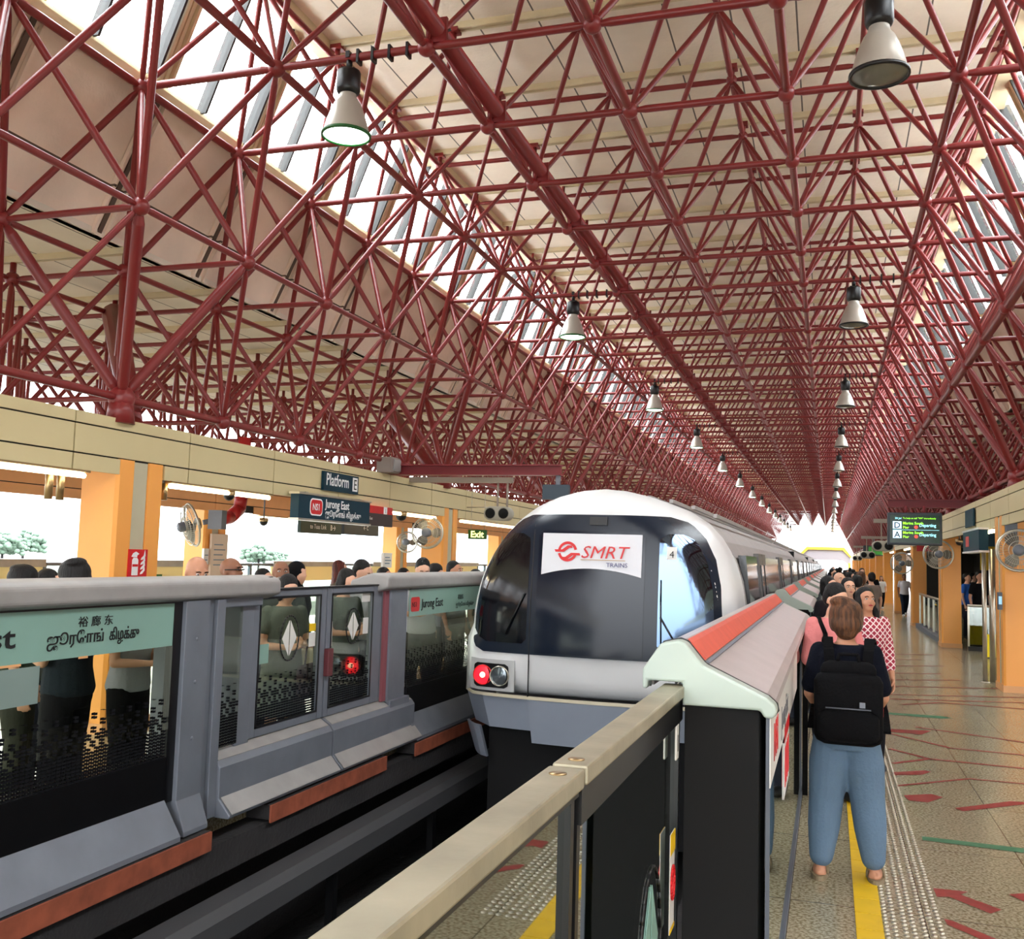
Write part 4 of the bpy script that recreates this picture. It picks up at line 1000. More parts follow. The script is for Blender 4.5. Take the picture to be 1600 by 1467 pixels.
prof(.14, .44, -1.36, 1.36, .03); prof(-.16, .14, -1.36, -1.12, .05, 3); prof(-.16, .14, 1.12, 1.36, .05, 3); prof(.03, .44, -.60, .62, .0)
sk.build('skirt', M['tgrey'], tr)
MB().box(-1.1, 1.1, .35, 1.0, .2, 1.2).build('underframe', M['blackm'], tr)
mb = MB(); mb.box(-.16, .16, .05, .6, .62, .92); mb.lathe([(.0001, -.02), (.10, 0), (.12, .08)], (0, .05, .76), 12, axis='y'); mb.build('coupler', M['black'], tr)
patch(.445, .475, lambda z: -W(z), lambda z: W(z), .006, 'lower_edge', mat('edge_cream', (.80, .76, .66), .4), 16, 1)
# car bodies
NC = 5; LC = 21.5
sec = [(-1.385, -.1)]+[(-W(z)*1.01, z) for z in (.44, .8, 1.2, 1.6, 1.85, 2.02, 2.15, 2.26, 2.34, 2.42, 2.48)]+[(0, 2.505)]
sec = sec+[(-x, z) for x, z in reversed(sec[:-1])]
def car(y0, y1):
    cb = MB(); cb.rings([[TP(x, y0, z) for x, z in sec], [TP(x, y1, z) for x, z in sec]], smooth=False); c = cb.build('car_body', M['troof'], tr)
    rb = MB(); n = 9
    for q in range(-4, 5):
        x = q*.24; z = 2.5-.06*q*q*.24*.9
        rb.box(x-.02, x+.02, y0+.3-9.2, y1-.3-9.2, z+1.1-.01, z+1.1+.03)
    rb.build('roof_rib', M['troof'], c)['kind'] = 'stuff'
    for s in (-1, 1):
        xa = s*1.372
        bd = MB(); bd.prism([(s*1.36, 1.05+1.1), (s*1.385, 1.05+1.1), (s*1.30, 1.88+1.1), (s*1.22, 1.88+1.1)], 'y', y0+.15-9.2, y1-.15-9.2); bd.build('window_band', blk, c)
        wb = MB(); wb.box(min(xa-.02*s, s*1.40), max(xa-.02*s, s*1.40), y0+.1-9.2, y1-.1-9.2, .2+1.1, .98+1.1); wb.build('side_panel', M['white'], c)
        for q in range(4):
            yc = y0+2.6+q*(y1-y0-5.2)/3-9.2
            dr = MB()
            for dy in (-.66, .02):
                dr.prism([(s*1.36, .05+1.1), (s*1.405, .05+1.1), (s*1.405, 1.0+1.1), (s*1.31, 1.92+1.1), (s*1.25, 1.92+1.1)], 'y', yc+dy, yc+dy+.64)
            dr.build('side_door', mat('train_door', (.36, .34, .33), .35, .4), c)
            gp = MB()
            for dy in (-.54, .14): gp.prism([(s*1.38, 1.1+1.1), (s*1.402, 1.1+1.1), (s*1.340, 1.78+1.1), (s*1.32, 1.78+1.1)], 'y', yc+dy, yc+dy+.40)
            gp.build('door_glass', blk, c)
    return c
for j in range(NC):
    y0 = 10.6+j*LC; car(y0, y0+LC-(.45 if j < NC-1 else 0))
    if j < NC-1: MB().box(-1.1, 1.1, y0+LC-.46-9.2, y0+LC+.02-9.2, .9, 3.3).build('gangway', M['rubber'], tr)
# rails
for x in (TC-.62, TC+.62):
    t = thing('running_rail', 'steel running rail %s the centre of the near track' % ('left of' if x < TC else 'right of'), 'rail', (x, 0, -1.3))
    mb = MB(); mb.prism([(-.07, 0), (.07, 0), (.07, .015), (.012, .03), (.012, .12), (.035, .13), (.035, .16), (-.035, .16), (-.035, .13), (-.012, .12), (-.012, .03), (-.07, .015)], 'y', YA, YZ); mb.build('rail_profile', M['railsteel'], t)
t = thing('power_rail', 'long dark power rail cover beside the left platform wall', 'rail', (-3.62, 0, -1.3)); MB().prism([(-.12, .70), (.10, .70), (.10, .84), (.06, .90), (-.10, .90)], 'x' if 0 else 'y', YA, YZ).build('rail_cover', mat('cover_dark', (.27, .27, .28), .6), t)
mb = MB(); y = YA
while y < 40: mb.box(-.03, .03, y, y+.08, 0, .70); y += 2
mb.build('bracket', M['black'], t)['kind'] = 'stuff'
struct(MB().box(TC-1.0, TC-.45, YA, YZ, -1.3, -1.22).build('trim_10', M['slab']), 'concrete plinth under the left rail'); struct(MB().box(TC+.45, TC+1.0, YA, YZ, -1.3, -1.22).build('trim_11', M['slab']), 'concrete plinth under the right rail')
mb = MB()
for i in range(260):
    x = TC+random.choice((random.uniform(-.35, .35), random.uniform(1.02, 1.15))); y = random.uniform(2, 9); s_ = random.uniform(.01, .03)
    mb.ball((x, y, -1.29), s_, n=5, k=4, sc=(1, 1.2, .7))
tag(mb.build('ballast_stone', mat('stone_grey', (.55, .52, .5), .9, var=.4, vscale=3)), 'loose stones and litter lying in the track bed', 'stones', None, 'stuff')
# ------------------------------------------------------------ people
PC = {}
def cached(key_, fn):
    if key_ not in PC: PC[key_] = fn()
    return PC[key_]
def remesh(mb, vox, sm=2):
    me = mb.mesh('tmp', M['white']); o = bpy.data.objects.new('tmp', me); COL.objects.link(o)
    m = o.modifiers.new('r', 'REMESH'); m.mode = 'VOXEL'; m.voxel_size = vox; m.use_smooth_shade = True
    s_ = o.modifiers.new('s', 'SMOOTH'); s_.iterations = sm; s_.factor = .5
    dg = bpy.context.evaluated_depsgraph_get(); r = bpy.data.meshes.new_from_object(o.evaluated_get(dg)); bpy.data.objects.remove(o)
    r.polygons.foreach_set('use_smooth', [True]*len(r.polygons)); r.materials.clear(); r.materials.append(M['white']); return r
def el(c, rx, ry, n=18, ax=None, tw=0):
    return [(c[0]+rx*math.cos(2*PI*i/n), c[1]+ry*math.sin(2*PI*i/n), c[2]) for i in range(n)]
def limb(mb, pts, rs, n=12):
    for i in range(len(pts)-1): mb.tube(pts[i], pts[i+1], rs[i], n, rs[i+1])
    for p, r in zip(pts, rs): mb.ball(p, r*.995, n=n, k=8)
def hand(mb, w_, d, nrm, side, curl=.5, r=.0085):
    d = Vector(d).normalized(); nrm = Vector(nrm); nrm = (nrm-nrm.dot(d)*d).normalized(); sd_ = d.cross(nrm)*side; w_ = Vector(w_)
    # palm: flattened lofts
    for q in range(4):
        off = (q-1.5)*.019
        limb(mb, [w_+sd_*off*.55, w_+d*.045+sd_*off*.9, w_+d*.085+sd_*off], [.0155, .0135, .0115], 8)
    L = (.066, .076, .071, .054)
    for q in range(4):
        off = (q-1.5)*.0215; p = w_+d*.088+sd_*off; a = 0; pts = [p]
        for seg, c_ in ((.42, .55), (.32, .8), (.26, .6)):
            a += curl*c_; dd = d*math.cos(a)+nrm*math.sin(a)+sd_*(q-1.5)*.05; p = p+dd*L[q]*seg; pts.append(p)
        limb(mb, pts, [r*1.08, r, r*.95, r*.82], 8)
    p = w_+d*.022-sd_*.030; t1_ = p+(d*.6-sd_*.55+nrm*.35).normalized()*.040; t2_ = t1_+(d*.8+sd_*.05+nrm*.5).normalized()*.030; t3_ = t2_+(d*.7+sd_*.3+nrm*.6).normalized()*.022
    limb(mb, [w_+d*.012-sd_*.012, p, t1_, t2_, t3_], [.016, .014, .0115, .0100, .0085], 8)
SH = 1.385
POSE = dict(
    stand=dict(legs=((-.10, 0, 0, 0), (.10, 0, 0, 0)), arms=(((-.235, .02, 1.11), (-.225, -.05, .87)), ((.235, .02, 1.11), (.225, -.05, .87))), curl=.5, hd=((0, -.25, -1), (0, -.25, -1))),
    phone=dict(legs=((-.10, 0, 0, 0), (.11, .02, 0, 0)), arms=(((-.225, -.02, 1.10), (-.07, -.24, 1.10)), ((.225, -.02, 1.10), (.08, -.24, 1.13))), curl=1.0, hd=((.8, -.5, .15), (-.8, -.5, .15))),
    phone1=dict(legs=((-.10, 0, 0, 0), (.10, .03, 0, 0)), arms=(((-.23, .02, 1.11), (-.22, -.06, .87)), ((.22, -.04, 1.11), (.09, -.26, 1.20))), curl=.9, hd=((0, -.25, -1), (-.5, -.6, .5))),
    walk=dict(legs=((-.09, -.24, .0, 0), (.09, .30, .05, 1)), arms=(((-.23, .07, 1.12), (-.22, .02, .88)), ((.23, -.06, 1.12), (.20, -.24, .98))), curl=.6, hd=((0, -.1, -1), (0, -.8, -.5))),
    back=dict(legs=((-.165, -.02, 0, 0), (.15, .03, 0, 0)), arms=(((-.240, .0, 1.12), (-.17, -.20, 1.00)), ((.240, .0, 1.12), (.17, -.20, 1.00))), curl=.9, hd=((.6, -.8, .1), (-.6, -.8, .1))),
)
def leg_pts(P_, i):
    x, y, lift, bent = P_['legs'][i]; s = -1 if i == 0 else 1
    hip = Vector((s*.085, .005, .90)); ank = Vector((x, y+.01, .085+lift)); kn = (hip+ank)/2+Vector((0, -.03-.07*bent-abs(y)*.10, 0)); kn.z = .49
    return hip, kn, ank
def body(pose, vox, headturn, fem, fat):
    P_ = POSE[pose]; mb = MB()
    sw = .92 if fem else 1
    T = [(.84, .150, .11, .01), (.90, .166, .122, .012), (.97, .160, .118, .008), (1.05, .138, .105, 0), (1.13, .134, .102, 0), (1.22, .148, .112, -.004), (1.31, .160, .115, 0), (1.37, .158, .100, .008), (1.415, .118, .080, .012), (1.45, .062, .062, .015)]
    mb.rings([el((0, cy, z), rx*(fat if z < 1.3 else 1)*(1.0 if fem else 1.03), ry*(fat if z < 1.3 else 1)) for z, rx, ry, cy in T])
    if fem:
        for s in (-1, 1): mb.ball((s*.065, -.085, 1.255), .055, sc=(1, .8, 1))
    hv = Matrix.Rotation(headturn[0], 4, 'Z') @ Matrix.Rotation(headturn[1], 4, 'X'); hc = Vector((0, 0, 1.49))
    limb(mb, [(0, .015, 1.42), tuple(hc)], [.060, .054], 14)
    def hp(x, y, z): return tuple(hc+hv @ Vector((x, y, z-1.49)))
    # skull, jaw and face
    def hball(x, y, z, r, sc, n=16, k=12):
        q = MB().ball((0, 0, 0), r, n=n, k=k, sc=sc); mb.add([tuple(hc+hv @ (Vector(v)+Vector((x, y, z-1.49)))) for v in q.v], q.f, 0, True)
    hball(0, .012, 1.612, .1, (.775, .945, .90)); hball(0, -.018, 1.572, .1, (.66, .74, .84)); hball(0, -.045, 1.515, .1, (.40, .40, .34))
    hball(0, -.096, 1.575, .0145, (.9, 1.15, 1.0), 8, 6); hball(0, -.090, 1.598, .0115, (.8, .8, 2.0), 8, 6)
    for s in (-1, 1):
        hball(s*.078, .012, 1.578, .02, (.45, .9, 1.5), 10, 8); hball(s*.032, -.078, 1.628, .016, (1.7, .6, .55), 8, 6); hball(s*.040, -.060, 1.56, .026, (1, .8, .9), 8, 6)
    hball(0, -.090, 1.545, .012, (1.7, .6, .45), 8, 6); hball(0, -.088, 1.536, .012, (1.4, .6, .5), 8, 6)
    for i in (0, 1):
        hip, kn, ank = leg_pts(P_, i); k_ = 1.06 if fem else 1
        limb(mb, [hip, (hip+kn)/2+Vector((0, -.008, 0)), kn, (kn*.6+ank*.4)+Vector((0, .018, 0)), ank], [.088*k_, .074*k_, .052, .050, .034], 14)
        s = -1 if i == 0 else 1
        mb.ball((ank.x+s*.008, ank.y-.055, ank.z-.045), .1, n=12, k=8, sc=(.42, 1.15, .36)); mb.ball((ank.x, ank.y+.012, ank.z-.05), .038, n=10, k=8)
        e, h_ = P_['arms'][i]; e = Vector(e); h_ = Vector(h_); e.x *= sw; sh = Vector((s*.178*sw, .008, SH))
        limb(mb, [sh, (sh+e)/2, e, (e*.6+h_*.4), h_], [.050, .042, .036, .034, .023], 12)
        hand(mb, h_, P_['hd'][i], (0, -.6, .8) if P_['hd'][i][2] > -.5 else (-s, 0, 0), s, P_['curl'])
    return remesh(mb, vox, 1), [tuple(v) for v in (hc,)], hv
def top_mesh(pose, vox, fem, fat, hem, sleeve, loose):
    P_ = POSE[pose]; mb = MB(); sw = .92 if fem else 1; g = .014+loose
    T = [(hem, .158, .120, .008), (max(hem+.01, .92), .170, .128, .01), (1.05, .148, .112, 0), (1.14, .146, .110, 0), (1.23, .158, .120, -.006), (1.32, .168, .120, 0), (1.375, .165, .106, .008), (1.42, .122, .086, .012), (1.440, .085, .070, .014)]
    mb.rings([el((0, cy, z), (rx+g)*(fat if z < 1.3 else 1), (ry+g)*(fat if z < 1.3 else 1)) for z, rx, ry, cy in T])
    if fem:
        for s in (-1, 1): mb.ball((s*.065, -.09, 1.25), .064, sc=(1, .8, 1))
    for i in (0, 1):
        s = -1 if i == 0 else 1; e, h_ = P_['arms'][i]; e = Vector(e); h_ = Vector(h_); e.x *= sw; sh = Vector((s*.172*sw, .008, SH+.002))
        if sleeve <= 1: limb(mb, [sh, sh+(e-sh)*sleeve], [.062, .060+loose*.6], 12)
        else: limb(mb, [sh, (sh+e)/2, e, e+(h_-e)*(sleeve-1)], [.062, .056, .050, .040], 12)
    return remesh(mb, vox, 2)
def pants_mesh(pose, vox, fem, fat, wide, cut):
    P_ = POSE[pose]; mb = MB()
    mb.rings([el((0, .01, z), rx*fat, ry*fat) for z, rx, ry in ((.80, .160, .120), (.86, .176, .132), (.93, .176, .132), (1.0, .160, .122), (1.04, .150, .115))])
    for i in (0, 1):
        hip, kn, ank = leg_pts(P_, i); end = kn+(ank-kn)*cut if cut <= 1 else ank; k_ = 1.05 if fem else 1
        limb(mb, [hip, (hip+kn)/2, kn, (kn+end)/2, end], [.100*k_, .088+wide*.9, .066+wide, .060+wide*.95, .052+wide*.55], 16)
    return remesh(mb, vox, 3)
def skirt_mesh(z0, z1, w0, w1, vox=.014):
    mb = MB(); n = 40; R = []
    for j in range(9):
        t_ = j/8; z = z1+(z0-z1)*t_; R.append([((w1+(w0-w1)*t_)*(1+.05*t_*math.sin(6*a))*math.cos(a), .01+(w1+(w0-w1)*t_)*.78*(1+.05*t_*math.sin(6*a))*math.sin(a), z) for a in [2*PI*i/n for i in range(n)]])
    mb.rings(R); return mb.mesh('skirt', M['white'])
def hair_mesh(kind, hc, hv, vox):
    mb = MB()
    def hb(x, y, z, r, sc, n=18, k=12):
        q = MB().ball((0, 0, 0), r, n=n, k=k, sc=sc); mb.add([tuple(Vector(hc)+hv @ (Vector(v)+Vector((x, y, z-1.49)))) for v in q.v], q.f, 0, True)
    if kind == 'thin': hb(0, .035, 1.60, .1, (.80, .82, .80)); 
    elif kind in ('short', 'bob', 'long', 'bun', 'full'):
        hb(0, .034, 1.640, .1, (.84, .93, .88)); hb(0, .048, 1.60, .1, (.83, .78, .88))
    if kind == 'crop':
        hb(0, .022, 1.630, .1, (1.04, 1.12, 1.0)); hb(0, .050, 1.565, .1, (.98, .80, .85)); hb(0, .060, 1.51, .1, (.66, .50, .50)); hb(-.075, .01, 1.60, .04, (.8, 1.4, 2.2)); hb(.075, .01, 1.60, .04, (.8, 1.4, 2.2)); hb(.03, .05, 1.70, .06, (1.2, 1.2, .6))
    if kind == 'full':
        hb(0, .018, 1.648, .1, (.90, 1.0, .90)); hb(0, .055, 1.57, .1, (.80, .62, .72)); hb(-.055, .02, 1.60, .04, (.9, 1.3, 2.0)); hb(.055, .02, 1.60, .04, (.9, 1.3, 2.0)); hb(.02, .045, 1.70, .06, (1.2, 1.2, .6))
    if kind == 'bob':
        hb(0, .05, 1.555, .1, (.84, .68, .95)); hb(-.062, .0, 1.57, .04, (.7, 1.2, 2.2)); hb(.062, .0, 1.57, .04, (.7, 1.2, 2.2))
    if kind == 'long':
        hb(0, .06, 1.53, .1, (.86, .62, 1.1)); hb(0, .085, 1.38, .1, (.90, .45, 1.5))
        for s in (-1, 1): hb(s*.066, .0, 1.55, .04, (.6, 1.1, 2.6)); hb(s*.085, -.02, 1.42, .04, (.7, .8, 2.8)); hb(s*.085, -.055, 1.30, .035, (.7, .7, 2.6))
    if kind == 'bun': hb(0, .12, 1.66, .042, (1, 1, 1))
    if kind == 'hijab':
        hb(0, .018, 1.615, .1, (.90, 1.02, 1.08)); hb(0, .02, 1.50, .1, (.88, .80, .9)); hb(0, .02, 1.40, .1, (1.65, 1.15, .7))
    if kind == 'beard': hb(0, -.05, 1.522, .05, (1.15, 1.05, 1.05)); hb(0, -.075, 1.48, .035, (1.0, .9, 1.3))
    return remesh(mb, vox, 1)
def fabric(name, rgb, r=.85): return mat(name, rgb, r, bump=.25, bscale=60, var=.10, vscale=4, spec=.15)
def hairm(name, rgb):
    if name in MC: return MC[name]
    m = mat(name, rgb, .55, bump=.5, bscale=1, spec=.3); nt = m.node_tree
    n = [x for x in nt.nodes if x.type == 'TEX_NOISE'][0]; mp = nt.nodes.new('ShaderNodeMapping'); mp.inputs['Scale'].default_value = (120, 120, 14)
    src = n.inputs['Vector'].links[0].from_socket; nt.links.new(src, mp.inputs[0]); nt.links.new(mp.outputs[0], n.inputs['Vector'])
    n2 = nt.nodes.new('ShaderNodeTexNoise'); n2.inputs['Scale'].default_value = 1; n2.inputs['Detail'].default_value = 3; mp2 = nt.nodes.new('ShaderNodeMapping'); mp2.inputs['Scale'].default_value = (55, 55, 5); nt.links.new(src, mp2.inputs[0]); nt.links.new(mp2.outputs[0], n2.inputs['Vector'])
    cr = nt.nodes.new('ShaderNodeValToRGB'); e = cr.color_ramp.elements; e[0].position = .38; e[1].position = .66; e[0].color = lin(tuple(c*.70 for c in rgb))+(1,); e[1].color = lin(tuple(min(1, c*1.25) for c in rgb))+(1,)
    nt.links.new(n2.outputs['Fac'], cr.inputs[0]); nt.links.new(cr.outputs[0], nt.nodes['Principled BSDF'].inputs['Base Color']); return m
SK = dict(light=mat('skin_light', (.86, .66, .55), .5, var=.04), tan=mat('skin_tan', (.76, .54, .42), .5, var=.04), brown=mat('skin_brown', (.55, .36, .26), .5, var=.04))
HR = dict(black=hairm('hair_black', (.05, .04, .04)), brown=hairm('hair_auburn', (.33, .21, .13)), grey=hairm('beard_grey', (.62, .60, .57)), red=hairm('hair_redbrown', (.36, .16, .12)))
def person(p, face, h, lab, pose='stand', fem=False, fat=1.0, skin='light', hair='short', hairc='black', top=(.3, .3, .3), pants=(.15, .16, .2), hem=.88, sleeve=.55, wide=.012, loose=.006,
           cut=1.0, shoe=(.1, .1, .1), skirt=None, turn=(0, 0), faced=False, beard=False, far=False, grp=None, topmat=None, sandal=False, lips=(.65, .30, .30)):
    vox = .018 if far else .010
    t = thing('person', lab, 'person', (p[0], p[1], 0), face, grp); s = h/1.715; t.scale = (s, s, s)
    def put(nm, me, m):
        o = bpy.data.objects.new(nm, me); COL.objects.link(o); o.parent = t; o.material_slots[0].link = 'OBJECT'; o.material_slots[0].material = m; return o
    bm_, hcs, hv = cached(('b', pose, vox, turn, fem, fat), lambda: body(pose, vox, turn, fem, fat)); hc = hcs[0]
    put('body', bm_, SK[skin])
    if hair != 'bald':
        hn = 'headscarf' if hair == 'hijab' else 'hair'
        put(hn, cached(('h', hair, turn, vox), lambda: hair_mesh(hair, hc, hv, max(vox*.9, .009))), HR[hairc] if hair != 'hijab' else fabric('scarf_black', (.06, .06, .07)))
    if beard: put('beard', cached(('h', 'beard', turn, vox), lambda: hair_mesh('beard', hc, hv, .009)), HR['grey'])
    put('shirt', cached(('t', pose, vox, fem, fat, hem, sleeve, loose), lambda: top_mesh(pose, vox, fem, fat, hem, sleeve, loose)), topmat or fabric('cloth_%02d%02d%02d' % tuple(int(c*99) for c in top), top))
    if skirt: put('skirt', cached(('k',)+skirt, lambda: skirt_mesh(*skirt)), fabric('cloth_%02d%02d%02d' % tuple(int(c*99) for c in pants), pants))
    else: put('trousers', cached(('p', pose, vox, fem, fat, wide, cut), lambda: pants_mesh(pose, vox, fem, fat, wide, cut)), fabric('cloth_%02d%02d%02d' % tuple(int(c*99) for c in pants), pants))
    P_ = POSE[pose]
    for i in (0, 1):
        hip, kn, ank = leg_pts(P_, i); sg = -1 if i == 0 else 1
        mb = MB()
        if sandal:
            c = Vector((ank.x+sg*.008, ank.y-.05, 0)); n = 20
            R = [[(c.x+.050*math.cos(2*PI*q/n)*(1.05 if z < .02 else 1), c.y+.135*math.sin(2*PI*q/n), z) for q in range(n)] for z in (0, .004, .024, .030)]
            mb.rings(R, smooth=False)
            for yy, zz in ((-.06, .068), (-.02, .088), (.03, .10)): 
                pts = [(c.x+.052*math.cos(a), c.y+yy+.01*math.sin(a), .02+zz*math.sin(a)) for a in [PI*q/8 for q in range(9)]]; mb.path(pts, .007, 6)
            put('sandal', mb.mesh('sandal', M['white']), mat('sandal_khaki', (.52, .46, .36), .7))
        else:
            mb.ball((ank.x+sg*.008, ank.y-.055, ank.z-.036), .1, n=14, k=10, sc=(.50, 1.32, .46)); mb.ball((ank.x, ank.y+.01, ank.z-.03), .05, n=12, k=8)
            me = mb.mesh('shoe', M['white']); put('shoe', me, mat('shoe_%02d%02d%02d' % tuple(int(c*99) for c in shoe), shoe, .5))
    if faced:
        def hp(x, y, z): return tuple(Vector(hc)+hv @ Vector((x, y, z-1.49)))
        for sg in (-1, 1):
            mb = MB().ball(hp(sg*.031, -.0775, 1.603), .0115, n=10, k=8, sc=(1.25, .8, .62)); mb.ball(hp(sg*.031, -.086, 1.603), .006, 1, 8, 6, (1, .6, 1))
            o = mb.build('eye', [M['white'], M['ink']], t)
            mb = MB(); mb.path([hp(sg*.014, -.091, 1.622), hp(sg*.030, -.092, 1.628), hp(sg*.048, -.080, 1.620)], .0034, 6); mb.build('eyebrow', HR['black'], t)
        MB().ball(hp(0, -.0935, 1.541), .01, n=12, k=8, sc=(2.1, .75, .75)).build('lips', mat('lips_%02d' % int(lips[0]*99), lips, .4), t)
    return t, (lambda x, y, z: tuple(Vector(hc)+hv @ Vector((x, y, z-1.49))))
def at(u, v, h):  # floor point below a head seen at pixel u,v
    d_ = ray(u, v); k = (h-CAMZ)/d_.z if abs(d_.z) > 1e-4 else 8; return d_, k
def headpos(u, v, dep): p = atD(u, v, dep); return (p.x, p.y), p.z

# foreground woman seen from behind
W0, _ = person((.095, 6.22), PI-.03, 1.60, 'person seen from behind in navy top and pale blue trousers, nearest on the right platform', pose='back', fem=True, fat=1.06, skin='tan', hair='crop', hairc='brown',
              top=(.035, .05, .10), pants=(.38, .47, .56), hem=.90, sleeve=.78, wide=.040, loose=.008, cut=.86, sandal=True, turn=(.05, .12))
mb = MB(); s = 1
def rbx(mb, x0, x1, y0, y1, z0, z1, r, n=5):
    R = []
    for z, g in ((z0, r), (z0+r*.4, r*.3), (z0+r, 0), (z1-r, 0), (z1-r*.4, r*.3), (z1, r)):
        pts = []
        for cx_, cy_, a0 in ((x1-g-r, y1-g*.6-r*.6, 0), (x0+g+r, y1-g*.6-r*.6, 90), (x0+g+r, y0+g*.6+r*.6, 180), (x1-g-r, y0+g*.6+r*.6, 270)):
            for q in range(n): a = math.radians(a0+90*q/(n-1)); pts.append((cx_+r*math.cos(a), cy_+r*.6*math.sin(a), z))
        R.append(pts)
    mb.rings(R)
bp_ = thing('backpack', 'black backpack worn by the nearest person in navy and pale blue', 'bag', (.105, 6.03, .80), -.03)
mb = MB(); rbx(mb, -.185, .185, -.10, .045, 0, .40, .05); mb.build('main_compartment', fabric('bag_black', (.018, .018, .028)), bp_)
mb = MB(); rbx(mb, -.165, .165, -.135, -.085, .02, .20, .04); mb.build('front_pocket', MC['bag_black'], bp_)
mb = MB(); rbx(mb, -.15, .15, -.07, .04, .36, .46, .04); mb.build('top_flap', MC['bag_black'], bp_)
for sg in (-1, 1):
    mb = MB()
    pts = [(sg*.10, .02, .42), (sg*.11, .035, .52), (sg*.115, .10, .575), (sg*.125, .20, .56), (sg*.135, .27, .48), (sg*.145, .30, .33), (sg*.19, .24, .15), (sg*.20, .06, .06)]
    vs = []; fs = []
    for q in pts: vs += [(q[0]-.028, q[1], q[2]), (q[0]+.028, q[1], q[2]), (q[0]+.028, q[1]+.012, q[2]+.012), (q[0]-.028, q[1]+.012, q[2]+.012)]
    for q in range(len(pts)-1):
        a = q*4
        for e in range(4): fs.append((a+e, a+(e+1) % 4, a+4+(e+1) % 4, a+4+e))
    mb.add(vs, fs); mb.build('shoulder_strap', MC['bag_black'], bp_)
MB().path([(-.06, -.02, .45), (-.05, -.02, .50), (.05, -.02, .50), (.06, -.02, .45)], .010, 6).build('carry_handle', MC['bag_black'], bp_)
mb = MB(); mb.tube((.12, -.136, .21), (-.12, -.136, .21), .004, 6); mb.build('zip', M['psddark'], bp_); MB().box(.06, .09, -.138, -.134, .22, .25).build('bag_logo', M['psdgrey'], bp_)
MB().box(.150, .186, -.06, .0, .17, .22).build('side_tag', M['redsign'], bp_)

def W_at(u, vtop, dep, face, lab, **k):
    (x, y), h = headpos(u, vtop, dep); return person((x, y), face, h, lab, **k), (x, y, h)
pat = mat('pattern_red_white', (.70, .20, .28), .8); nt = pat.node_tree; b_ = nt.nodes['Principled BSDF']; tc_ = nt.nodes.new('ShaderNodeTexCoord'); mp_ = nt.nodes.new('ShaderNodeMapping'); mp_.inputs['Rotation'].default_value = (0, PI/4, 0); mp_.inputs['Scale'].default_value = (24, 0, 24)
ck = nt.nodes.new('ShaderNodeTexBrick'); ck.inputs['Scale'].default_value = 1; ck.inputs['Mortar Size'].default_value = .13; ck.offset = 0; ck.inputs['Brick Width'].default_value = 1; ck.inputs['Row Height'].default_value = 1
ck.inputs['Color1'].default_value = lin((.66, .16, .24))+(1,); ck.inputs['Color2'].default_value = lin((.62, .14, .26))+(1,); ck.inputs['Mortar'].default_value = lin((.95, .86, .86))+(1,)
sx1 = nt.nodes.new('ShaderNodeSeparateXYZ'); nt.links.new(tc_.outputs['Object'], sx1.inputs[0]); cb1 = nt.nodes.new('ShaderNodeCombineXYZ')
for i_, op_ in ((0, 'ADD'), (1, 'SUBTRACT')):
    m1 = nt.nodes.new('ShaderNodeMath'); m1.operation = op_; nt.links.new(sx1.outputs[0], m1.inputs[0]); nt.links.new(sx1.outputs[2], m1.inputs[1]); m2 = nt.nodes.new('ShaderNodeMath'); m2.operation = 'MULTIPLY'; m2.inputs[1].default_value = 17; nt.links.new(m1.outputs[0], m2.inputs[0]); nt.links.new(m2.outputs[0], cb1.inputs[i_])
nt.links.new(cb1.outputs[0], ck.inputs['Vector'])
nt.links.new(ck.outputs['Color'], b_.inputs['Base Color'])
(pp, hp_), q = W_at(1354, 918, 8.9, .25, 'person with long dark hair and red patterned shirt facing the viewer', pose='stand', fem=True, skin='tan', hair='long', hairc='black', topmat=pat, pants=(.08, .08, .1), sleeve=1.6, faced=True, turn=(.15, -.10), lips=(.62, .16, .20))
(pp, hp_), q = W_at(1302, 912, 7.75, .35, 'person in pink shirt with face mask just ahead of the nearest person', pose='phone', fem=True, skin='light', hair='short', top=(.86, .52, .52), sleeve=.95, faced=True, turn=(.5, .35))
MB().ball(hp_(0, -.072, 1.545), .05, n=14, k=10, sc=(1.15, .72, .85)).build('face_mask', mat('mask_blue', (.62, .70, .80), .7), pp)
mb = MB(); [mb.path([hp_(sg*.008, -.105, 1.600), hp_(sg*.058, -.095, 1.603), hp_(sg*.085, .01, 1.598)], .0035, 6) for sg in (-1, 1)]; mb.build('glasses', M['steel'], pp)
st_ = thing('shoulder_bag', 'black strap of a bag over the pink shirted shoulder', 'bag', (q[0], q[1], 0), .35)
mb = MB()
pts = [(-.10, .16, 1.10), (-.12, .10, 1.33), (-.12, -.01, 1.40), (-.11, -.13, 1.28), (-.10, -.15, 1.05)]
for a_, b2_ in zip(pts, pts[1:]): mb.tube(a_, b2_, .018, 6)
mb.build('strap', MC['bag_black'], st_); mb = MB(); rbx(mb, -.16, .14, .15, .27, .88, 1.24, .04); mb.build('bag_body', MC['bag_black'], st_)

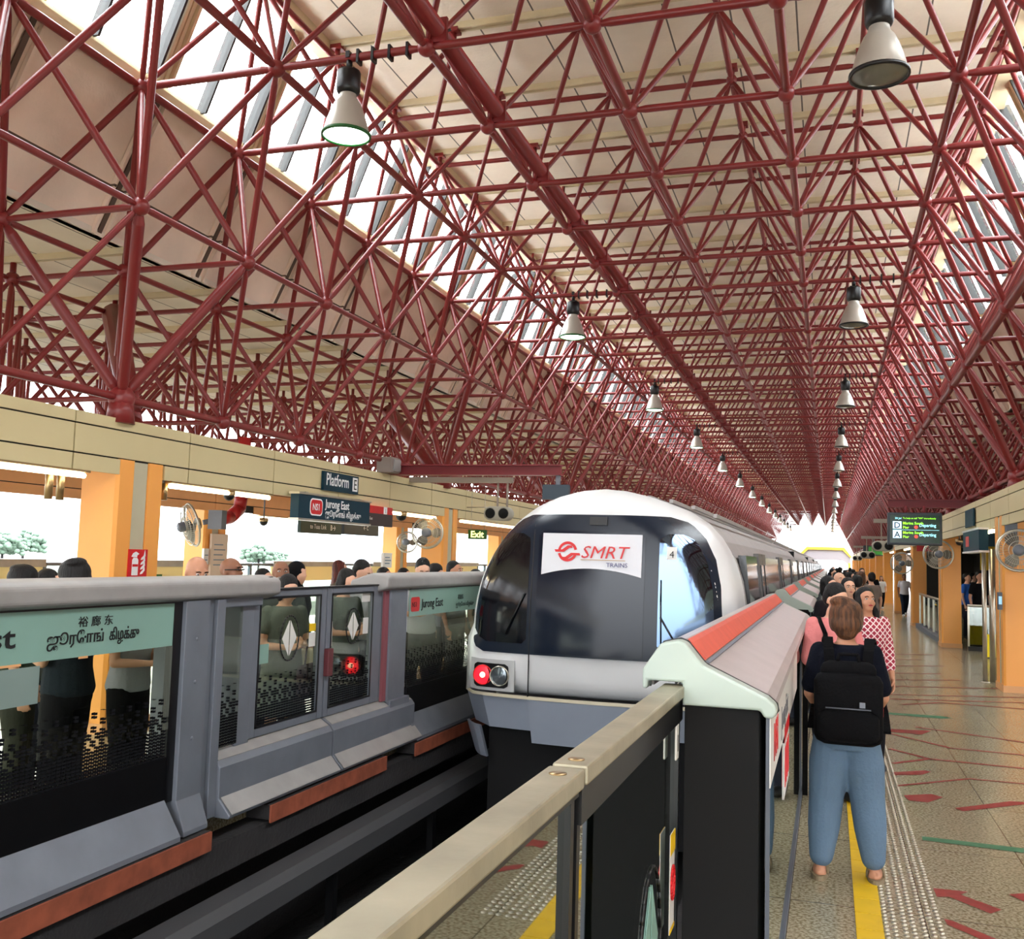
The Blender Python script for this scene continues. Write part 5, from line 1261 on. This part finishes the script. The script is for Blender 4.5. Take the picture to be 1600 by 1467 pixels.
# people on the right platform, behind
Q = [
 (1326, 903, 12.2, .3, 'person with dark hair in sky blue dress in the queue behind the red patterned shirt', dict(pose='phone', fem=True, hair='long', top=(.50, .74, .86), pants=(.5, .74, .86), sleeve=.4, faced=True)),
 (1312, 893, 14.5, .5, 'bald person in the queue looking towards the train', dict(pose='stand', skin='light', hair='bald', top=(.25, .1, .12), faced=True)),
 (1297, 901, 11.2, .9, 'person with full black hair in the queue beside the door housing', dict(pose='phone1', fem=True, hair='bob', top=(.12, .10, .12), faced=True)),
 (1340, 899, 16.0, PI, 'person in dark navy jacket seen from behind beyond the blue dress', dict(pose='stand', hair='short', top=(.10, .12, .2), sleeve=1.7)),
 (1344, 893, 17.2, PI+.2, 'person with brownish hair in a grey green top farther along the queue', dict(pose='phone1', fem=True, hair='bob', hairc='brown', top=(.36, .36, .28))),
 (1377, 900, 42.0, .1, 'person in white top and black trousers walking towards the viewer', dict(pose='walk', fem=True, hair='long', top=(.85, .85, .85), pants=(.06, .07, .1), faced=True, shoe=(.9, .9, .9))),
 (1363, 894, 36.0, PI, 'person in black top seen from behind left of the walking person in white', dict(pose='stand', hair='short', top=(.08, .08, .1), pants=(.3, .38, .48))),
 (1413, 897, 37.0, .15, 'person in white shirt with backpack strap walking beside the orange pillar', dict(pose='walk', skin='brown', hair='short', top=(.86, .86, .88), pants=(.12, .16, .22), sleeve=.6, faced=True, shoe=(.9, .9, .9))),
]
for u, v, dep, fc, lab, k in Q:
    W_at(u, v, dep, fc, lab, far=dep > 13, **k)
random.seed(11)
cols = [(.10, .10, .12), (.15, .16, .22), (.3, .3, .32), (.5, .45, .42), (.12, .2, .3), (.55, .2, .2), (.7, .7, .72), (.2, .26, .2)]
for j in range(34):
    y = 20+j*1.35+random.uniform(-.3, .3); x = random.uniform(.10, .62+.012*y)
    far_ = person((x, y), random.choice((PI, PI+.4, .2, 1.2)), random.uniform(1.55, 1.75), 'distant person in the dark crowd queuing along the right platform edge', far=True,
                  pose=random.choice(('stand', 'phone1')), fem=random.random() < .4, hair=random.choice(('short', 'bob', 'long')) if True else '', top=random.choice(cols), pants=random.choice(cols[:3]), grp='distant crowd on the right platform')
for (u, v, dep, fc, lab, tp) in ((1531, 893, 23.5, .4, 'person standing inside the stairwell beyond the glass door, in black', (.07, .07, .09)), (1511, 896, 26, 1.0, 'person in blue shirt behind the yellow board', (.2, .4, .75)), (1521, 895, 29, 1.4, 'person in dark clothes farther inside beyond the blue shirt', (.1, .1, .1))):
    W_at(u, v, dep, fc, lab, far=True, top=tp)

# people on the left platform
Lq = [
 (118, 877, 6.2, -PI/2+.1, 'person with rounded black hair nearest the left barrier, below the orange column', dict(pose='phone', fem=False, hair='full', top=(.16, .19, .23), pants=(.10, .10, .12), turn=(0, .15))),
 (42, 886, 6.7, PI/2+.6, 'person with black hair at far left above the barrier', dict(pose='stand', hair='full', top=(.20, .24, .20), pants=(.22, .23, .2))),
 (80, 890, 7.2, PI, 'person with black hair between the two nearest heads on the left', dict(pose='stand', hair='short', top=(.3, .32, .32))),
 (212, 905, 6.9, PI/2, 'person in grey white top behind the frosted sign, only body visible through glass', dict(pose='phone', fem=True, hair='short', top=(.66, .68, .72), pants=(.08, .08, .09), turn=(0, .3))),
 (306, 866, 7.5, PI/2-.6, 'bald person in a white shirt left of the notice cabinet', dict(pose='stand', skin='tan', hair='bald', top=(.85, .85, .88), faced=True, turn=(.1, .35))),
 (363, 869, 8.45, PI/2+.05, 'person with shaved head and dark glasses in front of the cabinet', dict(pose='phone1', skin='brown', hair='bald', top=(.12, .13, .16), faced=True)),
 (415, 889, 10.0, PI/2, 'person with black hair left of the bearded person', dict(pose='stand', hair='short', top=(.3, .25, .25))),
 (440, 874, 9.4, .7, 'bald person with long grey beard facing the viewer', dict(pose='stand', skin='brown', hair='bald', beard=True, top=(.30, .33, .33), faced=True)),
 (466, 877, 10.1, PI/2, 'person in a black headscarf beside the bearded person', dict(pose='stand', fem=True, hair='hijab', top=(.06, .06, .07), pants=(.06, .06, .07), sleeve=1.8)),
 (448, 898, 8.15, 1.0, 'person in dark grey dress holding a phone and handbag behind the left door leaf', dict(pose='phone', fem=True, skin='light', hair='bob', top=(.42, .45, .42), pants=(.42, .45, .42), skirt=(.50, 1.08, .24, .16), turn=(0, .45), fat=1.0, sleeve=.5)),
 (540, 889, 9.35, 1.2, 'person in dark green grey top with head bent behind the right door leaf', dict(pose='phone', fem=True, skin='light', hair='bob', top=(.40, .44, .40), pants=(.33, .34, .35), turn=(0, .35))),
 (562, 875, 10.5, PI/2, 'person with swept black hair looking down at a phone', dict(pose='phone1', skin='light', hair='short', top=(.75, .75, .80), faced=True, turn=(0, .4))),
 (533, 876, 13.5, PI/2+.8, 'person with long red brown hair farther back on the left platform', dict(pose='stand', fem=True, hair='long', hairc='red', top=(.35, .3, .25))),
 (572, 878, 13.2, PI/2+.4, 'person with brown hair behind the one looking down', dict(pose='phone', fem=True, hair='long', hairc='red', top=(.5, .45, .45))),
 (603, 887, 12.2, PI/2, 'person with low dark hair beside the small white notice', dict(pose='stand', skin='tan', hair='short', top=(.25, .25, .3))),
 (660, 872, 11.3, .6, 'person with black hair and white shirt below the round fan', dict(pose='phone', skin='light', hair='short', top=(.78, .80, .86), pants=(.13, .11, .12), faced=True, turn=(0, .45))),
 (683, 882, 13.1, PI/2, 'person with rounded black hair right of the one in white shirt', dict(pose='stand', hair='full', top=(.55, .58, .66))),
 (712, 877, 12.6, PI/2-.2, 'person in dark cap glancing at the train before the pillar', dict(pose='stand', skin='tan', hair='short', top=(.2, .2, .22), faced=True)),
 (634, 888, 13.5, PI/2, 'person with dark hair half hidden beside the orange pillar', dict(pose='stand', skin='tan', hair='short', top=(.4, .3, .2))),
 (747, 890, 13, PI/2, 'person with black hair just left of the train front', dict(pose='stand', hair='short', top=(.3, .3, .3))),
]
for u, v, dep, fc, lab, k in Lq:
    (t_, hp_), q = W_at(u, v, dep, fc, lab, far=dep > 9, **k)
    if 'dark glasses' in lab:
        mb = MB(); [mb.path([hp_(sg*.006, -.100, 1.602), hp_(sg*.055, -.092, 1.606), hp_(sg*.083, .015, 1.600)], .005, 6) for sg in (-1, 1)]; mb.build('glasses', M['black'], t_)
# handbag and phone of the person behind the left leaf
bx_, by_ = headpos(448, 898, 8.15)[0]
hb = thing('handbag', 'cream tote bag on the arm of the person behind the left door leaf', 'bag', (bx_+.13, by_+.26, .0), 1.0)
mb = MB(); rbx(mb, -.13, .13, -.05, .05, .66, .98, .03); mb.build('bag_body', fabric('tote_cream', (.80, .76, .66)), hb); MB().path([(-.08, 0, .96), (-.05, 0, 1.18), (.05, 0, 1.18), (.08, 0, .96)], .009, 6).build('bag_handle', MC['tote_cream'], hb)
hb = thing('handbag', 'dark plum bag hanging low behind the left door leaf', 'bag', (bx_+.24, by_+.02, .0), PI/2+.1)
mb = MB(); rbx(mb, -.17, .17, -.05, .05, .62, .88, .04); mb.build('bag_body', fabric('bag_plum', (.22, .15, .17)), hb); MB().path([(-.10, 0, .86), (-.06, 0, 1.08), (.06, 0, 1.08), (.10, 0, .86)], .008, 6).build('bag_handle', MC['bag_plum'], hb)

# ------------------------------------------------------------ departures display and right side fittings
t = thing('departures_display', 'dark departures display with green lettering hanging over the right platform', 'display', (1.13, 21.6, 2.26))
bevel(MB().box(0, 1.03, -.08, .10, 0, .66).build('display_case', mat('case_slate', (.20, .24, .27), .4), t), .02)
MB().box(.05, .98, -.083, -.080, .05, .61).build('screen', mat('screen_dark', (.03, .16, .09), .2, emit=.35), t)
mb = MB(); mb.box(.10, .265, -.087, -.084, .33, .48); mb.box(.10, .265, -.087, -.084, .14, .30); mb.build('platform_letter_box', mat('screen_blue_white', (.80, .92, 1), .4, emit=.9), t)
for z, c in ((.345, 'D'), (.155, 'A')): text(c, .17, (.183, -.089, z), TY, M['ink'], t, align='CENTER', bold=.002)
gt = mat('screen_green', (.62, 1, .20), .4, emit=1.2); wt = mat('screen_cyan', (.65, .95, 1), .4, emit=1.1)
for z in (.42, .23): text('Marina South', .072, (.29, -.089, z), TY, gt, t, bold=.001); text('Pier', .072, (.29, -.089, z-.085), TY, gt, t, bold=.001); text('Departing', .090, (.60, -.089, z-.045), TY, wt, t, bold=.001, sx=.86)
text('28 Jul', .055, (.14, -.089, .525), TY, wt, t); text('To help us call "999" immediately', .046, (.29, -.089, .53), TY, gt, t)
mb = MB()
for z in (.365, .175): mb.lathe([(.0001, .006), (.036, .006), (.036, 0)], (.54, -.082, z), 16, axis='y')
mb.build('line_disc', mat('disc_red', (.95, .35, .30), .4, emit=.6), t)
MB().box(.10, .97, -.086, -.084, .305, .310).build('divider', wt, t)
mb = MB(); mb.tube((.35, 0, .64), (.35, 0, .80), .03, 8); mb.tube((.70, 0, .64), (.70, 0, .80), .03, 8); mb.build('hanger', M['redd'], t)
t = thing('small_display', 'small green display hanging far along the right platform', 'display', (1.6, 52, 2.35)); MB().box(0, 1.1, -.06, .06, 0, .5).build('display_case', MC['case_slate'], t); MB().box(.25, 1.05, -.065, -.06, .06, .44).build('screen', mat('screen_mid', (.2, .5, .2), .3, emit=.3), t)
mb = MB(); mb.tube((.5, 0, .5), (.5, 0, .9), .03, 8); mb.build('hanger', M['psdgrey'], t)
# signs on the right band and in the stair core
def rsign(lab, x, y, z, w_, h_, m, txt, tm, sz, cat='sign', name='hanging_sign', hang=True):
    t = thing(name, lab, cat, (x, y, z)); bevel(MB().box(0, w_, -.03, .03, 0, h_).build('sign_panel', m, t), .004)
    if txt: text(txt, sz, (w_*.08, -.034, h_*.25), TY, tm, t)
    if hang: mb = MB(); mb.tube((w_*.2, 0, h_), (w_*.2, 0, h_+.25), .012, 6); mb.tube((w_*.8, 0, h_), (w_*.8, 0, h_+.25), .012, 6); mb.build('hanger', M['steel'], t)
    return t
p = onX(1518, 815, RF+.0)
t = plate('platform_sign', 'narrow teal sign on the right cream band above the second column', 'sign', RF-.02, p.y-.6, p.y+.5, 2.58, 2.90, M['navy'], .03)
p = onX(1545, 836, RF-.03); t = thing('station_sign', 'teal station name sign seen edge-on under the right cream band', 'sign', (RF-.15, 17.6, 2.12)); bevel(MB().box(-.02, .12, 0, 2.0, 0, .34).build('sign_panel', M['navy'], t), .004)
mb = MB(); mb.box(-.03, .13, -.03, 2.03, -.03, 0); mb.box(-.03, .13, -.03, 2.03, .34, .37); mb.build('sign_frame', M['white'], t); MB().box(-.024, -.021, 1.2, 1.6, .08, .26).build('line_badge', M['redsign'], t)
rsign('red notice board hanging beyond the second orange column on the right', 2.46, 31.5, 2.30, .50, .22, M['redsign'], None, M['inkw'], .09)
for j, (u, v, y, lab) in enumerate(((1525, 842, 22.5, 'navy direction sign hanging inside the right stair core'), (1478, 830, 29, 'dim sign deeper in the right stair core'))):
    p = onY(u, v, y); rsign(lab, p.x, y, p.z-.15, 1.0, .32, M['navy'], None, M['inkw'], .15)
p = onY(1530, 885, 30); t = rsign('yellow poster on the orange pillar inside the stair core', p.x, 29.8, p.z-.1, .5, .8, M['yell'], None, M['ink'], .1, 'poster', 'poster', False)
# folded glass door and steel pole beside the nearest right column
t = thing('door_post', 'tall stainless post beside the nearest right column', 'post', (2.40, 17.75, 0)); MB().tube((0, 0, 0), (0, 0, 2.10), .035, 16).build('post_tube', M['steel'], t); MB().tube((.13, .12, 0), (.13, .12, 2.15), .045, 16).build('inner_post', M['steel'], t); MB().lathe([(.07, 0), (.07, .012), (.04, .02)], n=16).build('floor_flange', M['steel'], t)
t = thing('glass_door', 'brown-framed glass door folded open behind the steel post', 'door', (2.62, 18.1, 0)); mb = MB(); mb.box(0, .07, 0, .05, 0, 2.15); mb.box(.62, .70, 0, .05, 0, 2.15); mb.box(.07, .62, 0, .05, 2.05, 2.15); mb.box(.07, .62, 0, .05, .95, 1.05); mb.box(.07, .62, 0, .05, 0, .12); mb.build('door_frame', mat('door_brown', (.52, .38, .30), .5), t); MB().box(.07, .62, .02, .03, .12, 2.05).build('glass_pane', M['glass'], t)
t = thing('card_reader', 'small blue grey wall unit on the left edge of the nearest right column', 'device', (RF-.05, 16.42, 1.22)); bevel(MB().box(-.03, .03, -.05, .05, 0, .26).build('unit_case', M['psddark'], t), .008); MB().box(-.022, .022, -.054, -.05, .08, .20).build('unit_screen', mat('unit_blue', (.55, .75, .88), .3, emit=.5), t)
t = thing('small_speaker_box', 'small grey box above the fan on the nearest right column', 'box', (2.50, 16.35, 2.33)); bevel(MB().box(0, .16, -.10, 0, 0, .2).build('box_body', M['psdgrey'], t), .01)
# balustrade around the stairs
t = thing('glass_balustrade', 'glass balustrade with steel handrail between the second and third orange columns', 'balustrade', (2.66, 26.0, 0))
mb = MB(); mb.tube((0, 0, 1.02), (0, 7.0, 1.02), .035, 10); mb.build('handrail', M['steel'], t)
for q in range(6): MB().box(-.03, .03, q*1.38, q*1.38+.05, .12, 1.0).build('baluster_post', M['steel'], t)
MB().box(-.006, .006, 0, 7.0, .15, .97).build('glass_pane', M['glassg'], t); MB().box(-.12, .10, -.1, 7.1, 0, .12).build('curb', M['psdgrey'], t)
t = thing('glass_balustrade', 'lower glass balustrade inside the stair core right of the second column', 'balustrade', (2.95, 24.4, 0))
MB().tube((0, 0, 1.0), (1.6, 0, 1.0), .03, 10).build('handrail', M['steel'], t); MB().box(0, 1.6, -.006, .006, .1, .97).build('glass_pane', M['glassg'], t); MB().box(0, 1.6, -.05, .05, 0, .1).build('curb', M['black'], t)
for q in range(3): MB().box(q*.78, q*.78+.04, -.02, .02, .1, 1.0).build('baluster_post', M['steel'], t)
t = thing('floor_sign', 'bright yellow folding board on the floor inside the stair core', 'sign', (3.02, 22.6, 0)); mb = MB(); mb.add([(0, 0, .02), (.62, 0, .02), (.55, .12, .48), (.05, .12, .48), (0, .02, .02), (.62, .02, .02), (.55, .14, .48), (.05, .14, .48)], [(0, 1, 2, 3), (7, 6, 5, 4), (0, 4, 5, 1), (1, 5, 6, 2), (2, 6, 7, 3), (3, 7, 4, 0)]); mb.build('board', mat('board_yellow', (1, .90, .10), .4), t); MB().box(0, .62, .0, .22, 0, .02).build('foot', M['black'], t)
# stair core walls
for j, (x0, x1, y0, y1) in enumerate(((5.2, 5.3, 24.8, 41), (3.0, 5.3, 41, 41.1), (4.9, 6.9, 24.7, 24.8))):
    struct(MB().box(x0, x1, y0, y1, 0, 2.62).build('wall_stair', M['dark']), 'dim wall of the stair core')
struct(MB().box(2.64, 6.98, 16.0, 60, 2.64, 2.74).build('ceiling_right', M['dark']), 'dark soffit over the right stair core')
struct(MB().box(21.8, 22, YA, YZ, 0, 5.1).build('wall_added_right', mat('added_wall_brown', (.45, .38, .35), .8)), 'brown wall added beyond the right platform to darken that side')  # wall added here to keep the right side dark
# far end: yellow portal
t = thing('maintenance_gantry', 'grey bridge with a yellow edge spanning the track at the far end', 'bridge', (-.45, YE+6, 0)); t.scale = (.56, 1, .54)
mb = MB(); mb.prism([(-5.5, 5.0), (-3.6, 6.9), (3.6, 6.9), (5.2, 5.2), (5.6, 5.2), (3.9, 7.5), (-3.9, 7.5), (-6, 5.2)], 'y', 0, 1.2); mb.build('yellow_edge', mat('gantry_yellow', (.80, .66, .12), .6), t)
mb = MB(); mb.prism([(-5.5, 3.4), (-5.5, 5.0), (-3.6, 6.9), (3.6, 6.9), (5.2, 5.2), (5.2, 3.4), (3.6, 4.6), (-3.6, 4.6)], 'y', .2, 1.0); mb.build('bridge_panel', mat('gantry_grey', (.45, .43, .45), .7), t)
MB().box(4.7, 5.2, .1, 1.1, 0, 4).build('leg', MC['gantry_yellow'], t); MB().box(-5.4, -4.9, .1, 1.1, -2, 4).build('leg', MC['gantry_yellow'], t)

# ------------------------------------------------------------ outside: pale blocks and trees beyond the left platform
random.seed(5)
def block(x, y, w_, d_, h_, lab):
    t = thing('apartment_block', lab, 'building', (x, y, -2)); MB().box(-w_/2, w_/2, -d_/2, d_/2, 0, h_).build('wall', M['bld'], t)
    mb = MB()
    for q in range(int(h_/3)): mb.box(w_/2, w_/2+.05, -d_/2+1, d_/2-1, q*3+1.2, q*3+2.4)
    mb.build('window_band', M['bldw'], t); MB().box(-w_/2-.3, w_/2+.3, -d_/2-.3, d_/2+.3, h_, h_+.5).build('parapet', M['bldw'], t)
block(-92, 108, 14, 16, 12, 'low pale block seen left of the notice cabinet, beyond the left platform')
block(-98, 150, 16, 22, 15, 'pale block seen between the signs and the round fan')
block(-110, 205, 20, 30, 20, 'hazy pale block right of the round fan')
ico = None
def tree(x, y, h_, lab, grp):
    t = thing('tree', lab, 'tree', (x, y, -2.1), random.uniform(0, 6), grp); mb = MB()
    for q in range(150):
        a = random.uniform(0, 2*PI); r = h_*.38*math.sqrt(random.random()); z = h_*(.45+.4*random.random()*(1-r/h_)); mb.ball((r*math.cos(a), r*math.sin(a), z), h_*random.uniform(.035, .08), n=6, k=4, sc=(1, 1, .8))
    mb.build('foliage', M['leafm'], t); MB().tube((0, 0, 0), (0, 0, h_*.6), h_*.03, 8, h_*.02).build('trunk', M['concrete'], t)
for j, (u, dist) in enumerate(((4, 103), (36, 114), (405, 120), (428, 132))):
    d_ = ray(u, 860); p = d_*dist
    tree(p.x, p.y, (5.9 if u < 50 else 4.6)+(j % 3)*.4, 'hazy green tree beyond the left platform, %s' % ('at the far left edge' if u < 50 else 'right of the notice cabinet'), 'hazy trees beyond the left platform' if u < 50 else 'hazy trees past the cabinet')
